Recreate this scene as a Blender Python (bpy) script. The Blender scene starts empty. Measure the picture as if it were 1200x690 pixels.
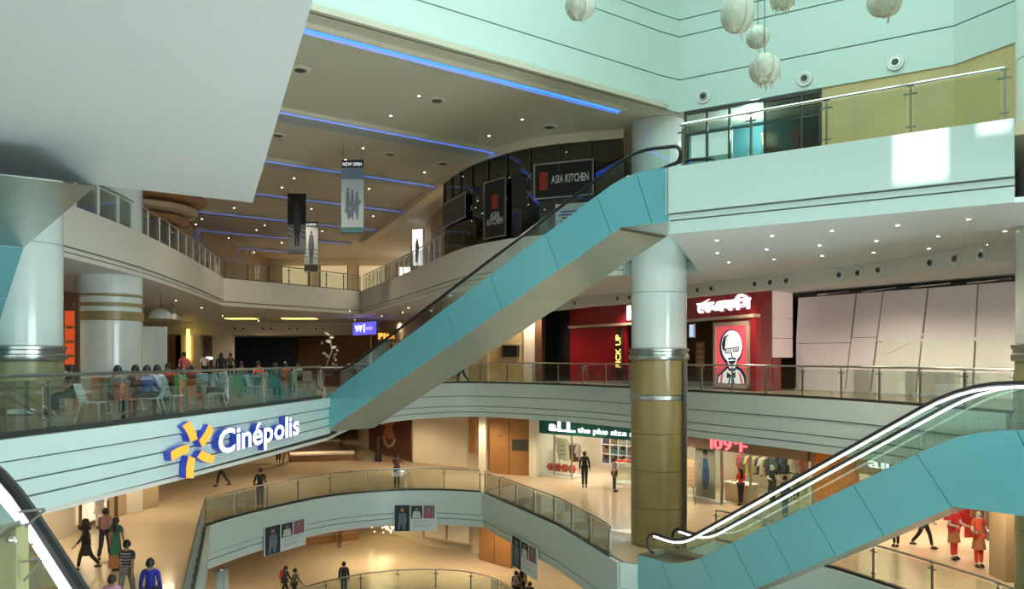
import bpy, bmesh, math, random
from mathutils import Vector, Matrix
from mathutils.geometry import tessellate_polygon
random.seed(7)
SC = bpy.context.scene
COL = SC.collection
R = math.radians
# ------------------------------------------------------------------ camera
EYE = 1.45; FPX = 950.0; HY = 418.0          # eye height above the food court floor, focal length in px of a 1200 px wide frame, horizon row
cam_d = bpy.data.cameras.new('camera'); cam = bpy.data.objects.new('camera', cam_d); COL.objects.link(cam)
cam.location = (0, 0, EYE); cam.rotation_euler = (R(90), 0, 0)
cam_d.sensor_width = 36; cam_d.lens = 36*FPX/1200; cam_d.shift_y = (HY-345)/1200; cam_d.clip_end = 400; cam_d.clip_start = .05
SC.camera = cam
SC.view_settings.view_transform = 'Standard'; SC.view_settings.look = 'None'; SC.view_settings.gamma = 1
SC.view_settings.use_curve_mapping = False; SC.view_settings.exposure = 0.0
try:
    SC.cycles.transparent_max_bounces = 24; SC.cycles.max_bounces = 8; SC.cycles.diffuse_bounces = 4
    SC.cycles.caustics_reflective = False; SC.cycles.caustics_refractive = False; SC.cycles.sample_clamp_indirect = 4
    SC.cycles.use_denoising = True
except Exception: pass
# ------------------------------------------------------------------ world, daylight and added fill lights
W = bpy.data.worlds.new('sky'); SC.world = W; W.use_nodes = True
W.node_tree.nodes['Background'].inputs[0].default_value = (.72, .95, 1, 1)
W.node_tree.nodes['Background'].inputs[1].default_value = 1.0

def lamp(kind, name, loc, power, color, size=.3, rot=(0, 0, 0), sizey=None, spot=None):
    d = bpy.data.lights.new(name, kind); d.energy = power; d.color = color
    if kind == 'AREA':
        d.size = size
        if sizey: d.shape = 'RECTANGLE'; d.size_y = sizey
    elif kind == 'SUN': d.angle = size
    else: d.shadow_soft_size = size
    if kind == 'SPOT': d.spot_size = spot or R(120); d.spot_blend = .6
    o = bpy.data.objects.new(name, d); o.location = loc; o.rotation_euler = rot; COL.objects.link(o); return o
def aim(o, d): o.rotation_euler = Vector(d).to_track_quat('-Z', 'Y').to_euler()
DAY = (.70, 1.0, .94)
lamp('AREA', 'skylight_daylight', (3, 10, 17.2), 3000, DAY, 16, sizey=20)
lamp('AREA', 'front_fill_light', (-2, -9.4, 1.5), 1500, (.78, .96, 1), 26, rot=(R(97), 0, 0), sizey=7)  # added fill behind the camera, lifts the soffit and fascias
lamp('AREA', 'side_fill_light', (17, 2, 2.0), 2700, (.82, .95, 1), 14, rot=(R(98), 0, R(82)), sizey=4)  # added fill from out of frame, brightens the underside of the white slab
lamp('AREA', 'lower_fill_light', (11, 4, -7.5), 3000, (.80, .96, 1), 12, rot=(R(118), 0, R(75)), sizey=5)  # unseen fill added low down to light the overhead slab from below
SUN = Vector((.30, .60, -.74))
sun = lamp('SUN', 'sun', (3, 6, 25), 9, (1, .97, .9), R(.6)); aim(sun, SUN)
WARM = (1, .74, .45); WARM2 = (1, .82, .60); NEUT = (1, .88, .7)
# hall of the top floor, food court, shopping floors: the rows of lamps the ceilings carry, and two added ones
for x, y in ((-6, 26), (-9, 33), (-3, 38), (-12, 43), (-8, 52), (-14, 60)):
    lamp('SPOT', 'hall_downlight', (x, y, 9.2), 440, (1, .89, .66), .25, spot=R(150))
for x, y in ((-15, 20), (-17, 28), (-12, 34), (-18, 40), (-10, 46), (-17, 54), (-9, 62), (-20, 64), (-24, 32)):
    lamp('SPOT', 'food_court_lamp', (x, y, 4.1), 300, WARM2, .25, spot=R(155))
for x, y in ((1, 46), (6, 42), (9, 33), (13.5, 27), (12.5, 30), (14.5, 25), (-3, 50), (9.5, 20), (7.5, 23), (15.5, 22)):  # two of those near the hoarding are extra, added to brighten it
    lamp('SPOT', 'gallery_lamp', (x, y, 4.1), 400, (1, .82, .62), .25, spot=R(155))
for x, y in ((-13.5, 19), (-13.5, 26), (-14, 33), (-12, 40), (-7, 46), (-13, 50), (-2, 42.5), (2.5, 40), (6.5, 35), (10, 29), (13, 22), (-9, 57)):
    lamp('SPOT', 'gallery_lamp', (x, y, -1.8), 400, (1, .76, .48), .25, spot=R(158))
for x, y in ((-13, 26), (-13, 36), (-8, 44), (-2, 42), (1, 46), (6, 38), (10, 26)):
    lamp('SPOT', 'gallery_lamp', (x, y, -6.7), 560, (1, .76, .48), .25, spot=R(158))
for x, y in ((8, 25), (14, 19), (-16, 30), (-15, 40), (-8, 58), (2, 36)):
    lamp('SPOT', 'upper_gallery_lamp', (x, y, 9.1), 260, NEUT, .25, spot=R(150))
lamp('POINT', 'shop_window_fill', (7.9, 26.6, 8.9), 160, (.8, .97, 1), .2)  # added point light so the chairs behind the glass show up
# ------------------------------------------------------------------ materials
def mat(name, col, rough=.5, metal=0, var=.06, scale=4, bump=0, emit=0, ecol=None, spec=.5, coat=0):
    m = bpy.data.materials.new(name); m.use_nodes = True; nt = m.node_tree; b = nt.nodes['Principled BSDF']
    b.inputs['Roughness'].default_value = rough; b.inputs['Metallic'].default_value = metal
    b.inputs['Specular IOR Level'].default_value = spec
    if coat: b.inputs['Coat Weight'].default_value = coat
    tc = nt.nodes.new('ShaderNodeTexCoord'); nz = nt.nodes.new('ShaderNodeTexNoise')
    nz.inputs['Scale'].default_value = scale; nz.inputs['Detail'].default_value = 3
    nt.links.new(tc.outputs['Object'], nz.inputs['Vector'])
    mx = nt.nodes.new('ShaderNodeMix'); mx.data_type = 'RGBA'
    c = tuple(col)
    mx.inputs['A'].default_value = tuple(max(0, v*(1-var)) for v in c)+(1,)
    mx.inputs['B'].default_value = tuple(min(1, v*(1+var)) for v in c)+(1,)
    nt.links.new(nz.outputs['Fac'], mx.inputs['Factor']); nt.links.new(mx.outputs['Result'], b.inputs['Base Color'])
    if bump:
        bp = nt.nodes.new('ShaderNodeBump'); bp.inputs['Strength'].default_value = bump; bp.inputs['Distance'].default_value = .02
        nt.links.new(nz.outputs['Fac'], bp.inputs['Height']); nt.links.new(bp.outputs['Normal'], b.inputs['Normal'])
    if emit:
        b.inputs['Emission Color'].default_value = tuple(ecol or col)+(1,); b.inputs['Emission Strength'].default_value = emit
    return m
def glass(name, tint=(.92, .975, .95), refl=.10, rough=.02):
    m = bpy.data.materials.new(name); m.use_nodes = True; nt = m.node_tree
    for n in list(nt.nodes): nt.nodes.remove(n)
    o = nt.nodes.new('ShaderNodeOutputMaterial'); t = nt.nodes.new('ShaderNodeBsdfTransparent'); g = nt.nodes.new('ShaderNodeBsdfGlossy')
    lw = nt.nodes.new('ShaderNodeLayerWeight'); mx = nt.nodes.new('ShaderNodeMixShader'); ma = nt.nodes.new('ShaderNodeMath'); ma.operation = 'MULTIPLY_ADD'
    t.inputs[0].default_value = tint+(1,); g.inputs['Roughness'].default_value = rough; lw.inputs[0].default_value = .25
    ma.inputs[1].default_value = .6; ma.inputs[2].default_value = refl*.4
    nt.links.new(lw.outputs['Fresnel'], ma.inputs[0]); nt.links.new(ma.outputs[0], mx.inputs[0])
    nt.links.new(t.outputs[0], mx.inputs[1]); nt.links.new(g.outputs[0], mx.inputs[2]); nt.links.new(mx.outputs[0], o.inputs[0])
    return m
M = {}
M['white'] = mat('white_paint', (.80, .80, .77), .55)
M['soffit'] = mat('soffit_paint', (.74, .79, .82), .5, var=.04, scale=.3)
M['fascia'] = mat('fascia_panel', (.60, .73, .71), .35, var=.03)
M['backing'] = mat('joint_dark', (.20, .22, .21), .8)
M['creamf'] = mat('cream_fascia', (.70, .69, .59), .5)
M['cream'] = mat('cream_paint', (.78, .70, .56), .6)
M['hall'] = mat('hall_ceiling_paint', (.62, .58, .47), .7, var=.03, scale=.5)
M['ceil'] = mat('ceiling_paint', (.74, .70, .63), .7, var=.03)
M['marble'] = mat('cream_marble', (.78, .66, .47), .14, var=.10, scale=.9, coat=.3)
M['dfloor'] = mat('food_court_stone', (.42, .36, .28), .25, var=.15, scale=1.2)
M['dark'] = mat('dark_trim', (.045, .045, .04), .4)
M['black'] = mat('black', (.012, .012, .012), .35)
M['rubber'] = mat('black_rubber', (.015, .015, .016), .3, spec=.6)
M['steel'] = mat('brushed_steel', (.50, .53, .50), .28, 1)
M['chrome'] = mat('chrome', (.75, .76, .75), .12, 1)
M['gsteel'] = mat('dull_steel', (.30, .32, .27), .35, .8)
M['ochre'] = mat('ochre_panel', (.29, .22, .085), .30, var=.12, scale=2, coat=.3)
M['ochre2'] = mat('ochre_wall', (.56, .43, .21), .4, var=.18, scale=1.3)
M['olive'] = mat('olive_cladding', (.30, .30, .15), .3, var=.1)
M['wood'] = mat('brown_wood', (.34, .17, .06), .4, var=.2, scale=5)
M['wood2'] = mat('dark_wood', (.13, .065, .03), .4, var=.2, scale=5)
M['colw'] = mat('column_white', (.70, .76, .72), .22, var=.03, coat=.3)
M['teal'] = mat('teal_cladding', (.17, .49, .56), .16, var=.05, scale=.8, coat=.5)
M['esoffit'] = mat('escalator_soffit', (.34, .40, .34), .22, .35, var=.10, scale=.7)
M['glass'] = glass('clear_glass'); M['eglass'] = glass('escalator_glass', (.86, .94, .91), .12)
M['dglass'] = glass('dark_tinted_glass', (.30, .34, .31), .25)
M['blue'] = mat('blue_led', (.02, .12, .8), .5, emit=3.4, ecol=(.02, .14, .95))
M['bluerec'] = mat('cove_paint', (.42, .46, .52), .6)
M['lit'] = mat('lit_white', (1, 1, 1), .5, emit=6, ecol=(1, .96, .9))
M['strip'] = mat('lit_strip', (1, 1, 1), .5, emit=4, ecol=(.95, 1, 1))
M['lamp'] = mat('lamp_lens', (1, 1, 1), .5, emit=30, ecol=(1, .9, .7))
M['yellow_lit'] = mat('yellow_cove_light', (1, .8, .2), .5, emit=4, ecol=(1, .72, .15))
M['signw'] = mat('lit_sign_white', (1, 1, 1), .5, emit=1.6, ecol=(.93, .96, 1))
M['signb'] = mat('sign_blue_side', (.03, .06, .42), .3, emit=.15, ecol=(.03, .06, .6))
M['signo'] = mat('lit_sign_orange', (.95, .45, .05), .4, emit=.55, ecol=(1, .42, .06))
M['signr'] = mat('lit_sign_red', (.9, .1, .12), .4, emit=2.2, ecol=(1, .12, .16))
M['signy'] = mat('lit_sign_yellow', (.9, .6, .1), .4, emit=1.6, ecol=(1, .75, .2))
M['red'] = mat('red_panel', (.30, .012, .02), .22, var=.05, coat=.4)
M['redlit'] = mat('lit_red_poster', (.75, .10, .12), .4, emit=.55, ecol=(.9, .12, .16))
M['whitelit'] = mat('lit_white_print_and_glare', (.9, .92, .9), .4, emit=.65, ecol=(.9, .95, 1))
M['navylit'] = mat('navy_print', (.03, .05, .16), .5)
M['beigeframe'] = mat('beige_frame', (.62, .48, .38), .4)
M['pink'] = mat('pale_lit_panel', (.85, .68, .62), .4, emit=.25, ecol=(1, .75, .65))
M['hoard'] = mat('white_hoarding', (.82, .79, .84), .6, var=.03)
M['hoard2'] = mat('pale_green_hoarding', (.78, .82, .78), .6, var=.03)
M['green'] = mat('green_sign', (.01, .14, .12), .4)
M['brownp'] = mat('brown_bulkhead', (.20, .15, .11), .5)
M['orangew'] = mat('orange_wall', (.62, .20, .03), .5)
M['maroon'] = mat('maroon_print', (.10, .035, .03), .3)
M['tan'] = mat('tan_stone', (.50, .38, .24), .5)
M['shopw'] = mat('shop_white', (.85, .78, .64), .6)
M['skin'] = mat('skin', (.36, .20, .12), .55); M['skin2'] = mat('skin_light', (.50, .30, .20), .55)
M['hair'] = mat('black_hair', (.012, .010, .009), .45); M['eye'] = mat('eye_dark', (.01, .01, .01), .2)
M['manq'] = mat('mannequin_white', (.72, .68, .62), .4)
M['shoe'] = mat('dark_shoe', (.02, .018, .015), .4)
M['lantern'] = mat('pale_net_fabric', (.62, .66, .58), .6, var=.25, scale=9, bump=1)
M['fringe'] = mat('fringe_thread', (.58, .56, .42), .7)
M['led'] = mat('blueish_screen', (.1, .1, .5), .4, emit=1.2, ecol=(.12, .10, .7))
_c = {}
def cm(col, rough=.7):
    k = tuple(round(c, 3) for c in col)
    if k not in _c: _c[k] = mat('cloth_%d' % len(_c), k, rough, var=.12, scale=12)
    return _c[k]
# ------------------------------------------------------------------ helpers
def V(*a): return Vector(a)
def G(px, py, z):                      # the world point of level z that lies in the direction of a photo pixel
    Y = FPX*(EYE-z)/(py-HY); return V((px-600)*Y/FPX, Y, z)
def at(px, Y, z=0.0): return V((px-600)*Y/FPX, Y, z)
def org(o):
    v = V(0, 0, 0)
    while o is not None: v += o.location; o = o.parent
    return v
class MB:
    def __init__(s): s.v = []; s.f = []; s.m = []
    def add(s, vs, fs, mi=0):
        n = len(s.v); s.v += [tuple(p) for p in vs]; s.f += [tuple(i+n for i in f) for f in fs]; s.m += [mi]*len(fs); return s
    def hexa(s, b, t, mi=0):           # two quads (lists of 4 points)
        return s.add(list(b)+list(t), [(3, 2, 1, 0), (4, 5, 6, 7), (0, 1, 5, 4), (1, 2, 6, 5), (2, 3, 7, 6), (3, 0, 4, 7)], mi)
    def box(s, c, d, rz=0, mi=0):
        x, y, z = d[0]/2, d[1]/2, d[2]/2; ca, sa = math.cos(rz), math.sin(rz)
        P = [(-x, -y), (x, -y), (x, y), (-x, y)]
        q = [(c[0]+a*ca-b*sa, c[1]+a*sa+b*ca) for a, b in P]
        return s.hexa([(a, b, c[2]-z) for a, b in q], [(a, b, c[2]+z) for a, b in q], mi)
    def bar(s, a, b, w, h, mi=0, up=V(0, 0, 1)):   # box beam from a to b
        a = V(*a); b = V(*b); d = (b-a).normalized(); sd = d.cross(up)
        if sd.length < 1e-4: sd = V(1, 0, 0)
        sd.normalize(); u = sd.cross(d)
        q = [-sd*w/2-u*h/2, sd*w/2-u*h/2, sd*w/2+u*h/2, -sd*w/2+u*h/2]
        return s.hexa([a+k for k in q], [b+k for k in q], mi)
    def tube(s, pts, r, n=8, mi=0, closed=False, cap=True):
        pts = [V(*p) for p in pts]; rs = r if isinstance(r, (list, tuple)) else [r]*len(pts); vs = []; fs = []
        N = len(pts); up = None
        for i, p in enumerate(pts):
            d = (pts[(i+1) % N if closed else min(i+1, N-1)]-pts[(i-1) % N if closed else max(i-1, 0)])
            d = d.normalized() if d.length > 1e-9 else V(0, 0, 1)
            if up is None: up = V(0, 0, 1) if abs(d.z) < .9 else V(0, 1, 0)
            sd = d.cross(up); sd.normalize(); u = sd.cross(d); up = u
            for k in range(n):
                a = 2*math.pi*k/n; vs.append(p+(sd*math.cos(a)+u*math.sin(a))*rs[i])
        for i in range(N if closed else N-1):
            j = (i+1) % N
            for k in range(n): fs.append((i*n+k, i*n+(k+1) % n, j*n+(k+1) % n, j*n+k))
        if cap and not closed: fs.append(tuple(range(n-1, -1, -1))); fs.append(tuple((N-1)*n+k for k in range(n)))
        return s.add(vs, fs, mi)
    def lathe(s, c, prof, n=24, mi=0, sx=1, sy=1):      # prof: (r, z)
        vs = []; fs = []
        for r, z in prof:
            for k in range(n):
                a = 2*math.pi*k/n; vs.append((c[0]+r*sx*math.cos(a), c[1]+r*sy*math.sin(a), c[2]+z))
        for i in range(len(prof)-1):
            for k in range(n): fs.append((i*n+k, i*n+(k+1) % n, (i+1)*n+(k+1) % n, (i+1)*n+k))
        fs.append(tuple(range(n-1, -1, -1))); fs.append(tuple((len(prof)-1)*n+k for k in range(n)))
        return s.add(vs, fs, mi)
    def ball(s, c, r, n=12, m=8, mi=0):
        rx, ry, rz = r if isinstance(r, (tuple, list)) else (r, r, r)
        prof = [(math.sin(math.pi*i/m)*.999+.001, -math.cos(math.pi*i/m)*rz) for i in range(m+1)]
        return s.lathe(c, prof, n, mi, rx, ry)
    def prism(s, poly, z0, z1, mi=0, holes=()):
        loops = [[V(p[0], p[1], 0) for p in poly]]+[[V(p[0], p[1], 0) for p in h] for h in holes]
        tri = tessellate_polygon(loops); flat = [p for l in loops for p in l]; n = len(flat)
        vs = [(p.x, p.y, z0) for p in flat]+[(p.x, p.y, z1) for p in flat]
        fs = []
        for t in tri:
            a, b, c = [flat[i] for i in t]
            cr = (b-a).cross(c-a).z
            if abs(cr) < 1e-9: continue
            t = t if cr > 0 else tuple(reversed(t))
            fs.append(tuple(i+n for i in t)); fs.append(tuple(reversed(t)))
        k = 0
        for l in loops:
            L = len(l)
            for i in range(L): j = (i+1) % L; fs.append((k+i, k+j, n+k+j, n+k+i))
            k += L
        return s.add(vs, fs, mi)
    def plate(s, pts, t, nrm, mi=0):    # planar polygon with thickness along nrm
        nrm = V(*nrm).normalized(); n = len(pts); pts = [V(*p) for p in pts]
        vs = [p for p in pts]+[p+nrm*t for p in pts]
        return s.add(vs, [tuple(range(n-1, -1, -1)), tuple(range(n, 2*n))]+[(i, (i+1) % n, n+(i+1) % n, n+i) for i in range(n)], mi)
    def build(s, name, mats, parent=None, smooth=False, kind=None):
        o0 = org(parent); me = bpy.data.meshes.new(name)
        me.from_pydata([(p[0]-o0.x, p[1]-o0.y, p[2]-o0.z) for p in s.v], [], s.f)
        mats = mats if isinstance(mats, (list, tuple)) else [mats]
        for m in mats: me.materials.append(M[m] if isinstance(m, str) else m)
        for p, mi in zip(me.polygons, s.m): p.material_index = mi; p.use_smooth = smooth
        me.validate(); bm = bmesh.new(); bm.from_mesh(me); bmesh.ops.recalc_face_normals(bm, faces=bm.faces); bm.to_mesh(me); bm.free()
        if smooth:
            try: me.set_sharp_from_angle(angle=R(40))
            except Exception: pass
        o = bpy.data.objects.new(name, me); COL.objects.link(o); o.parent = parent
        if kind: o['kind'] = kind
        return o
def tag(o, label=None, cat=None, group=None, kind=None):
    if label: o['label'] = label
    if cat: o['category'] = cat
    if group: o['group'] = group
    if kind: o['kind'] = kind
    return o
def thing(name, label, cat, loc=(0, 0, 0), rz=0, group=None, kind=None):
    o = bpy.data.objects.new(name, None); COL.objects.link(o); o.location = loc; o.rotation_euler = (0, 0, rz)
    o.empty_display_size = .2
    return tag(o, label, cat, group, kind)
def dup(root, loc, rz, label=None, group=None, scale=None):
    r = root.copy(); COL.objects.link(r); r.location = loc; r.rotation_euler = (0, 0, rz)
    if label: r['label'] = label
    if group: r['group'] = group
    if scale: r.scale = (scale,)*3
    for ch in list(root.children):
        c = ch.copy(); COL.objects.link(c); c.parent = r
        for g in ch.children:
            d = g.copy(); COL.objects.link(d); d.parent = c
    return r
def remat(o, i, m):
    """give one copy its own material in slot i while the mesh stays shared"""
    o.material_slots[i].link = 'OBJECT'; o.material_slots[i].material = m
def smooth_line(pts, k=4):
    P = [V(*p) for p in pts]; out = []
    for i in range(len(P)-1):
        p0 = P[max(i-1, 0)]; p1 = P[i]; p2 = P[i+1]; p3 = P[min(i+2, len(P)-1)]
        for j in range(k):
            t = j/k; out.append(.5*((2*p1)+(-p0+p2)*t+(2*p0-5*p1+4*p2-p3)*t*t+(-p0+3*p1-3*p2+p3)*t**3))
    out.append(P[-1]); return [tuple(p) for p in out]
def seglen(pts): return sum(math.dist(pts[i][:2], pts[i+1][:2]) for i in range(len(pts)-1))
def walk(pts, d):
    for i in range(len(pts)-1):
        L = math.dist(pts[i][:2], pts[i+1][:2])
        if d <= L or i == len(pts)-2:
            a = V(*pts[i][:2]); b = V(*pts[i+1][:2]); t = (b-a)/max(L, 1e-9)
            return a+t*min(d, L), t
        d -= L
def offs(pts, d):                       # offset an open polyline to its left by d
    out = []
    for i, p in enumerate(pts):
        a = V(*pts[max(i-1, 0)][:2]); b = V(*pts[min(i+1, len(pts)-1)][:2]); t = (b-a).normalized()
        n = V(-t.y, t.x); c = 1.0
        if 0 < i < len(pts)-1:
            t1 = (V(*p[:2])-a).normalized(); c = max(.5, abs(V(-t1.y, t1.x).dot(n)))
        out.append((p[0]+n.x*d/c, p[1]+n.y*d/c))
    return out
def ribbon(mb, pts, z0, z1, d0, d1, mi=0):   # solid strip along pts, between offsets d0 and d1 (left), heights may be per point
    A = offs(pts, d0); B = offs(pts, d1); n = len(pts)
    z0 = z0 if isinstance(z0, (list, tuple)) else [z0]*n; z1 = z1 if isinstance(z1, (list, tuple)) else [z1]*n
    vs = []; fs = []
    for i in range(n): vs += [(A[i][0], A[i][1], z0[i]), (B[i][0], B[i][1], z0[i]), (B[i][0], B[i][1], z1[i]), (A[i][0], A[i][1], z1[i])]
    for i in range(n-1):
        a = i*4; b = a+4
        for k in range(4): fs.append((a+k, a+(k+1) % 4, b+(k+1) % 4, b+k))
    fs.append((0, 1, 2, 3)); fs.append((n*4-1, n*4-2, n*4-3, n*4-4))
    return mb.add(vs, fs, mi)
_tn = [0]
def fascia(pts, z0, z1, cuts, m='fascia', label='', side=1, cap=.06, z0b=None, mb_=None):
    """edge of a floor slab: recessed backing, horizontal boards set proud of it; side=+1 puts the boards left of the line"""
    _tn[0] += 1
    r = thing('trim_%d' % _tn[0], label, 'fascia', (pts[0][0], pts[0][1], z0), kind='structure')
    n = len(pts); L = [0]
    for i in range(n-1): L.append(L[-1]+math.dist(pts[i][:2], pts[i+1][:2]))
    zb = [z0+((z0b if z0b is not None else z0)-z0)*l/L[-1] for l in L]
    ribbon(MB(), pts, [b+.02 for b in zb], z1-.02, -.10*side, 0)
    b = MB(); ribbon(b, pts, [q+.02 for q in zb], z1-.02, -.15*side, .0); b.build('backing', 'backing', r)
    lv = [0]+list(cuts)+[1]
    for i in range(len(lv)-1):
        lo = [q+(z1-q)*lv[i]+(.018 if i else 0) for q in zb]; hi = [q+(z1-q)*lv[i+1]-(.018 if i < len(lv)-2 else 0) for q in zb]
        p = MB(); ribbon(p, pts, lo, hi, 0, (.06+(cap if i == len(lv)-2 else 0))*side); p.build('panel', m, r, smooth=True)
    return r
def railing(pts, z, h, step, label, side=1, style='clamp', group=None, closed=False, name='glass_railing', hr='steel', gm='glass', dark=True, group_=None):
    r = thing(name, label, 'railing', (pts[0][0], pts[0][1], z), group=group, kind=None)
    b = MB(); b.tube([(p[0], p[1], z+h) for p in pts], .032, 8); b.build('handrail', hr, r, smooth=True)
    if dark:
        b = MB(); ribbon(b, pts, z, z+.10, -.05, .05); b.build('base_channel', 'dark', r)
    L = seglen(pts); n = max(1, round(L/step)); P = [walk(pts, L*i/n) for i in range(n+1)]
    post_me = None; clamp_me = None
    for i, (p, t) in enumerate(P):
        nn = V(-t.y, t.x)*side; ang = math.atan2(t.y, t.x)
        if post_me is None:
            b = MB()
            if style == 'fin': b.box((0, 0, h/2), (.10, .03, h-.02)); b.box((.0, .0, h*.8), (.16, .05, .05))
            else:
                b.box((-.012, 0, (h-.10)/2), (.014, .055, h-.10)); b.box((.018, 0, (h-.10)/2), (.014, .055, h-.10))
                bc = MB(); bc.box((0, 0, h-.19), (.24, .03, .035)); bc.box((0, 0, .25), (.16, .03, .03)); bc.tube([(0, 0, h-.16), (0, 0, h)], .014, 6); bc.box((0, 0, h-.035), (.14, .03, .02))
                oc = bc.build('clamp_bracket', 'gsteel', None); clamp_me = oc.data; bpy.data.objects.remove(oc)
            o = b.build('post', 'gsteel' if style == 'clamp' else 'white', None); post_me = o.data
        else:
            o = bpy.data.objects.new('post', post_me); COL.objects.link(o)
        o.parent = r; o.location = V(p.x, p.y, z)-r.location; o.rotation_euler = (0, 0, ang)
        if clamp_me: oc = bpy.data.objects.new('clamp_bracket', clamp_me); COL.objects.link(oc); oc.parent = o
    for i in range(n):
        k = 3 if len(pts) > 2 else 1
        sub = [walk(pts, L*(i+.04+.92*j/k)/n)[0] for j in range(k+1)]
        b = MB(); ribbon(b, [(q.x, q.y) for q in sub], z+.09, z+h-.09, .035*side, .047*side); b.build('glass_panel', gm, r)
    return r
def slab(name, z0, z1, outer, hole, m, label):
    b = MB(); b.prism(outer, z0, z1, holes=[hole] if hole else [])
    return tag(b.build(name, m), label, name.split('.')[0], kind='structure')
def wall(name, pts, z0, z1, t, m, label, cat='wall'):
    b = MB(); ribbon(b, pts, z0, z1, 0, t); return tag(b.build(name, m), label, cat, kind='structure')
def text_mesh(txt, size=1.0, ext=.05, bold=.0):
    c = bpy.data.curves.new('t', 'FONT'); c.body = txt; c.size = size; c.extrude = ext; c.offset = bold; c.resolution_u = 3
    o = bpy.data.objects.new('t', c); COL.objects.link(o); dg = bpy.context.evaluated_depsgraph_get(); dg.update()
    me = bpy.data.meshes.new_from_object(o.evaluated_get(dg)); bpy.data.objects.remove(o); return me
def lettering(parent, txt, o, u, width, height, mats, ext=.03, bold=.012, per=True, gap=.07, name='letter', up=None):
    """letters standing on the line from o along unit vector u; cap height = height, total width = width; mats = face, side"""
    u = V(*u).normalized(); up = up or V(0, 0, 1); nrm = u.cross(up); o0 = org(parent)
    items = []; x = 0
    for ch in (txt if per else [txt]):
        if ch == ' ': x += .28; continue
        me = text_mesh(ch, 1.0, .5, bold)
        if not me.vertices: continue
        xs = [v.co.x for v in me.vertices]; items.append((me, x-min(xs))); x += max(xs)-min(xs)+gap
    x -= gap; hs = height/.70
    for me, dx in items:
        for v in me.vertices:
            a, b, c = v.co; q = V(*o)+u*((a+dx)/x*width)+up*(b*hs)+nrm*((c+.5)*ext); v.co = q-o0
        me.materials.clear()
        for m in mats: me.materials.append(M[m])
        me.update()
        if len(mats) > 1:
            for p in me.polygons: p.material_index = 0 if p.normal.dot(nrm) > .9 else 1
        ob = bpy.data.objects.new(name, me); COL.objects.link(ob); ob.parent = parent
# ------------------------------------------------------------------ plan of the building
OUT = [(-46, -10), (44, -10), (44, 92), (-46, 92)]
C_L = [(-9.6, 4.6), (-9.3, 10), (-9.0, 14.2), (-8.5, 16.6), (-7.95, 19.4), (-7.3, 23.4), (-6.5, 28.7)]
C_F = smooth_line([(-6.55, 30.4), (-6.5, 34.6), (-5.7, 38.2), (-4.1, 40.6), (-1.75, 41.5), (2.2, 38.7), (5.0, 35), (7.0, 31), (10.3, 25), (11.8, 19.2)], 3)
C_HOLE = C_L+C_F+[(11.3, 16.9), (10.1, 16), (10.9, 14.9), (2.4, -1.0), (-3.3, 3.1), (-3.2, 4.6)]
B_L = [(-4, 8), (-7.5, 18.7), (-11.4, 30.3)]
B_F = smooth_line([(-11.4, 30.3), (-10.3, 33.3), (-8.3, 36.6), (-5.6, 38.2), (-3.3, 38.3), (-1.3, 37.7)], 4)
B_R = [(-1.3, 37.7), (1.7, 30.3), (3.35, 24.9)]
B_R2 = [(5.3, 25.9), (7.0, 27.9)]
B_E = smooth_line([(7.0, 27.9), (9.2, 24.8), (10.2, 22.6), (11.0, 20.2), (11.4, 18), (11.5, 9)], 3)
B_HOLE = B_L+B_F[1:]+B_R[1:]+[(3.85, 24.7)]+B_R2+B_E[1:]+[(11.5, 2), (-4, 2)]
A_F = smooth_line([(-11.4, 30.3), (-9.6, 35.2), (-6.7, 38.2), (-3.4, 38.8), (-1.1, 37.6), (.1, 35.2), (1.7, 30.3)], 3)
A_HOLE = B_L+A_F[1:]+B_R[2:]+[(3.85, 24.7)]+B_R2+B_E[1:]+[(11.5, 2), (-4, 2)]
D_L = smooth_line([(-12.6, 15), (-12.7, 20), (-12.9, 24.2), (-13.3, 29.1), (-14.5, 36.5), (-16.2, 45.2)], 3)
D_R = smooth_line([(-10.1, 54.5), (-5.6, 43), (-2.3, 33.8), (-.5, 30.8), (1.2, 29.3), (3.9, 28.3)], 4)
D_S = [(3.7, 18.9), (9.3, 15.0)]
D_HOLE = [(-14, 8.1)]+D_L+D_R+[(5.2, 29.0), (6.4, 27.6), (5.6, 24.8)]+D_S+[(10.6, 14.4), (12, 3), (2, -3), (-1.6, 6.5), (-4.8, 15), (-8, 12.6)]
ZA, ZB, ZD, ZH = -9.8, -4.9, 5.8, 9.4
slab('floor', -.25, 0, OUT, C_HOLE, 'dfloor', 'brownish stone floor of the food court level around the atrium')
slab('floor', ZB-.25, ZB, OUT, B_HOLE, 'marble', 'glossy cream marble floor one level below the food court')
slab('floor', ZA-.25, ZA, OUT, A_HOLE, 'marble', 'glossy cream marble floor of the lowest gallery seen')
slab('floor', ZD-.25, ZD, OUT, D_HOLE, 'marble', 'floor of the upper gallery above the food court')
slab('floor', -14.9, -14.7, OUT, None, 'marble', 'ground floor at the bottom of the atrium')
slab('ceiling', 4.3, 4.4, OUT, D_HOLE, 'soffit', 'pale plaster ceiling over the food court level')
slab('ceiling', -1.5, -1.4, OUT, C_HOLE, 'ceil', 'plaster ceiling over the level below the food court')
slab('ceiling', -6.5, -6.4, OUT, B_HOLE, 'ceil', 'plaster ceiling over the lowest gallery')
slab('ceiling', -11.4, -11.3, OUT, A_HOLE, 'ceil', 'plaster ceiling over the ground floor')
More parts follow.
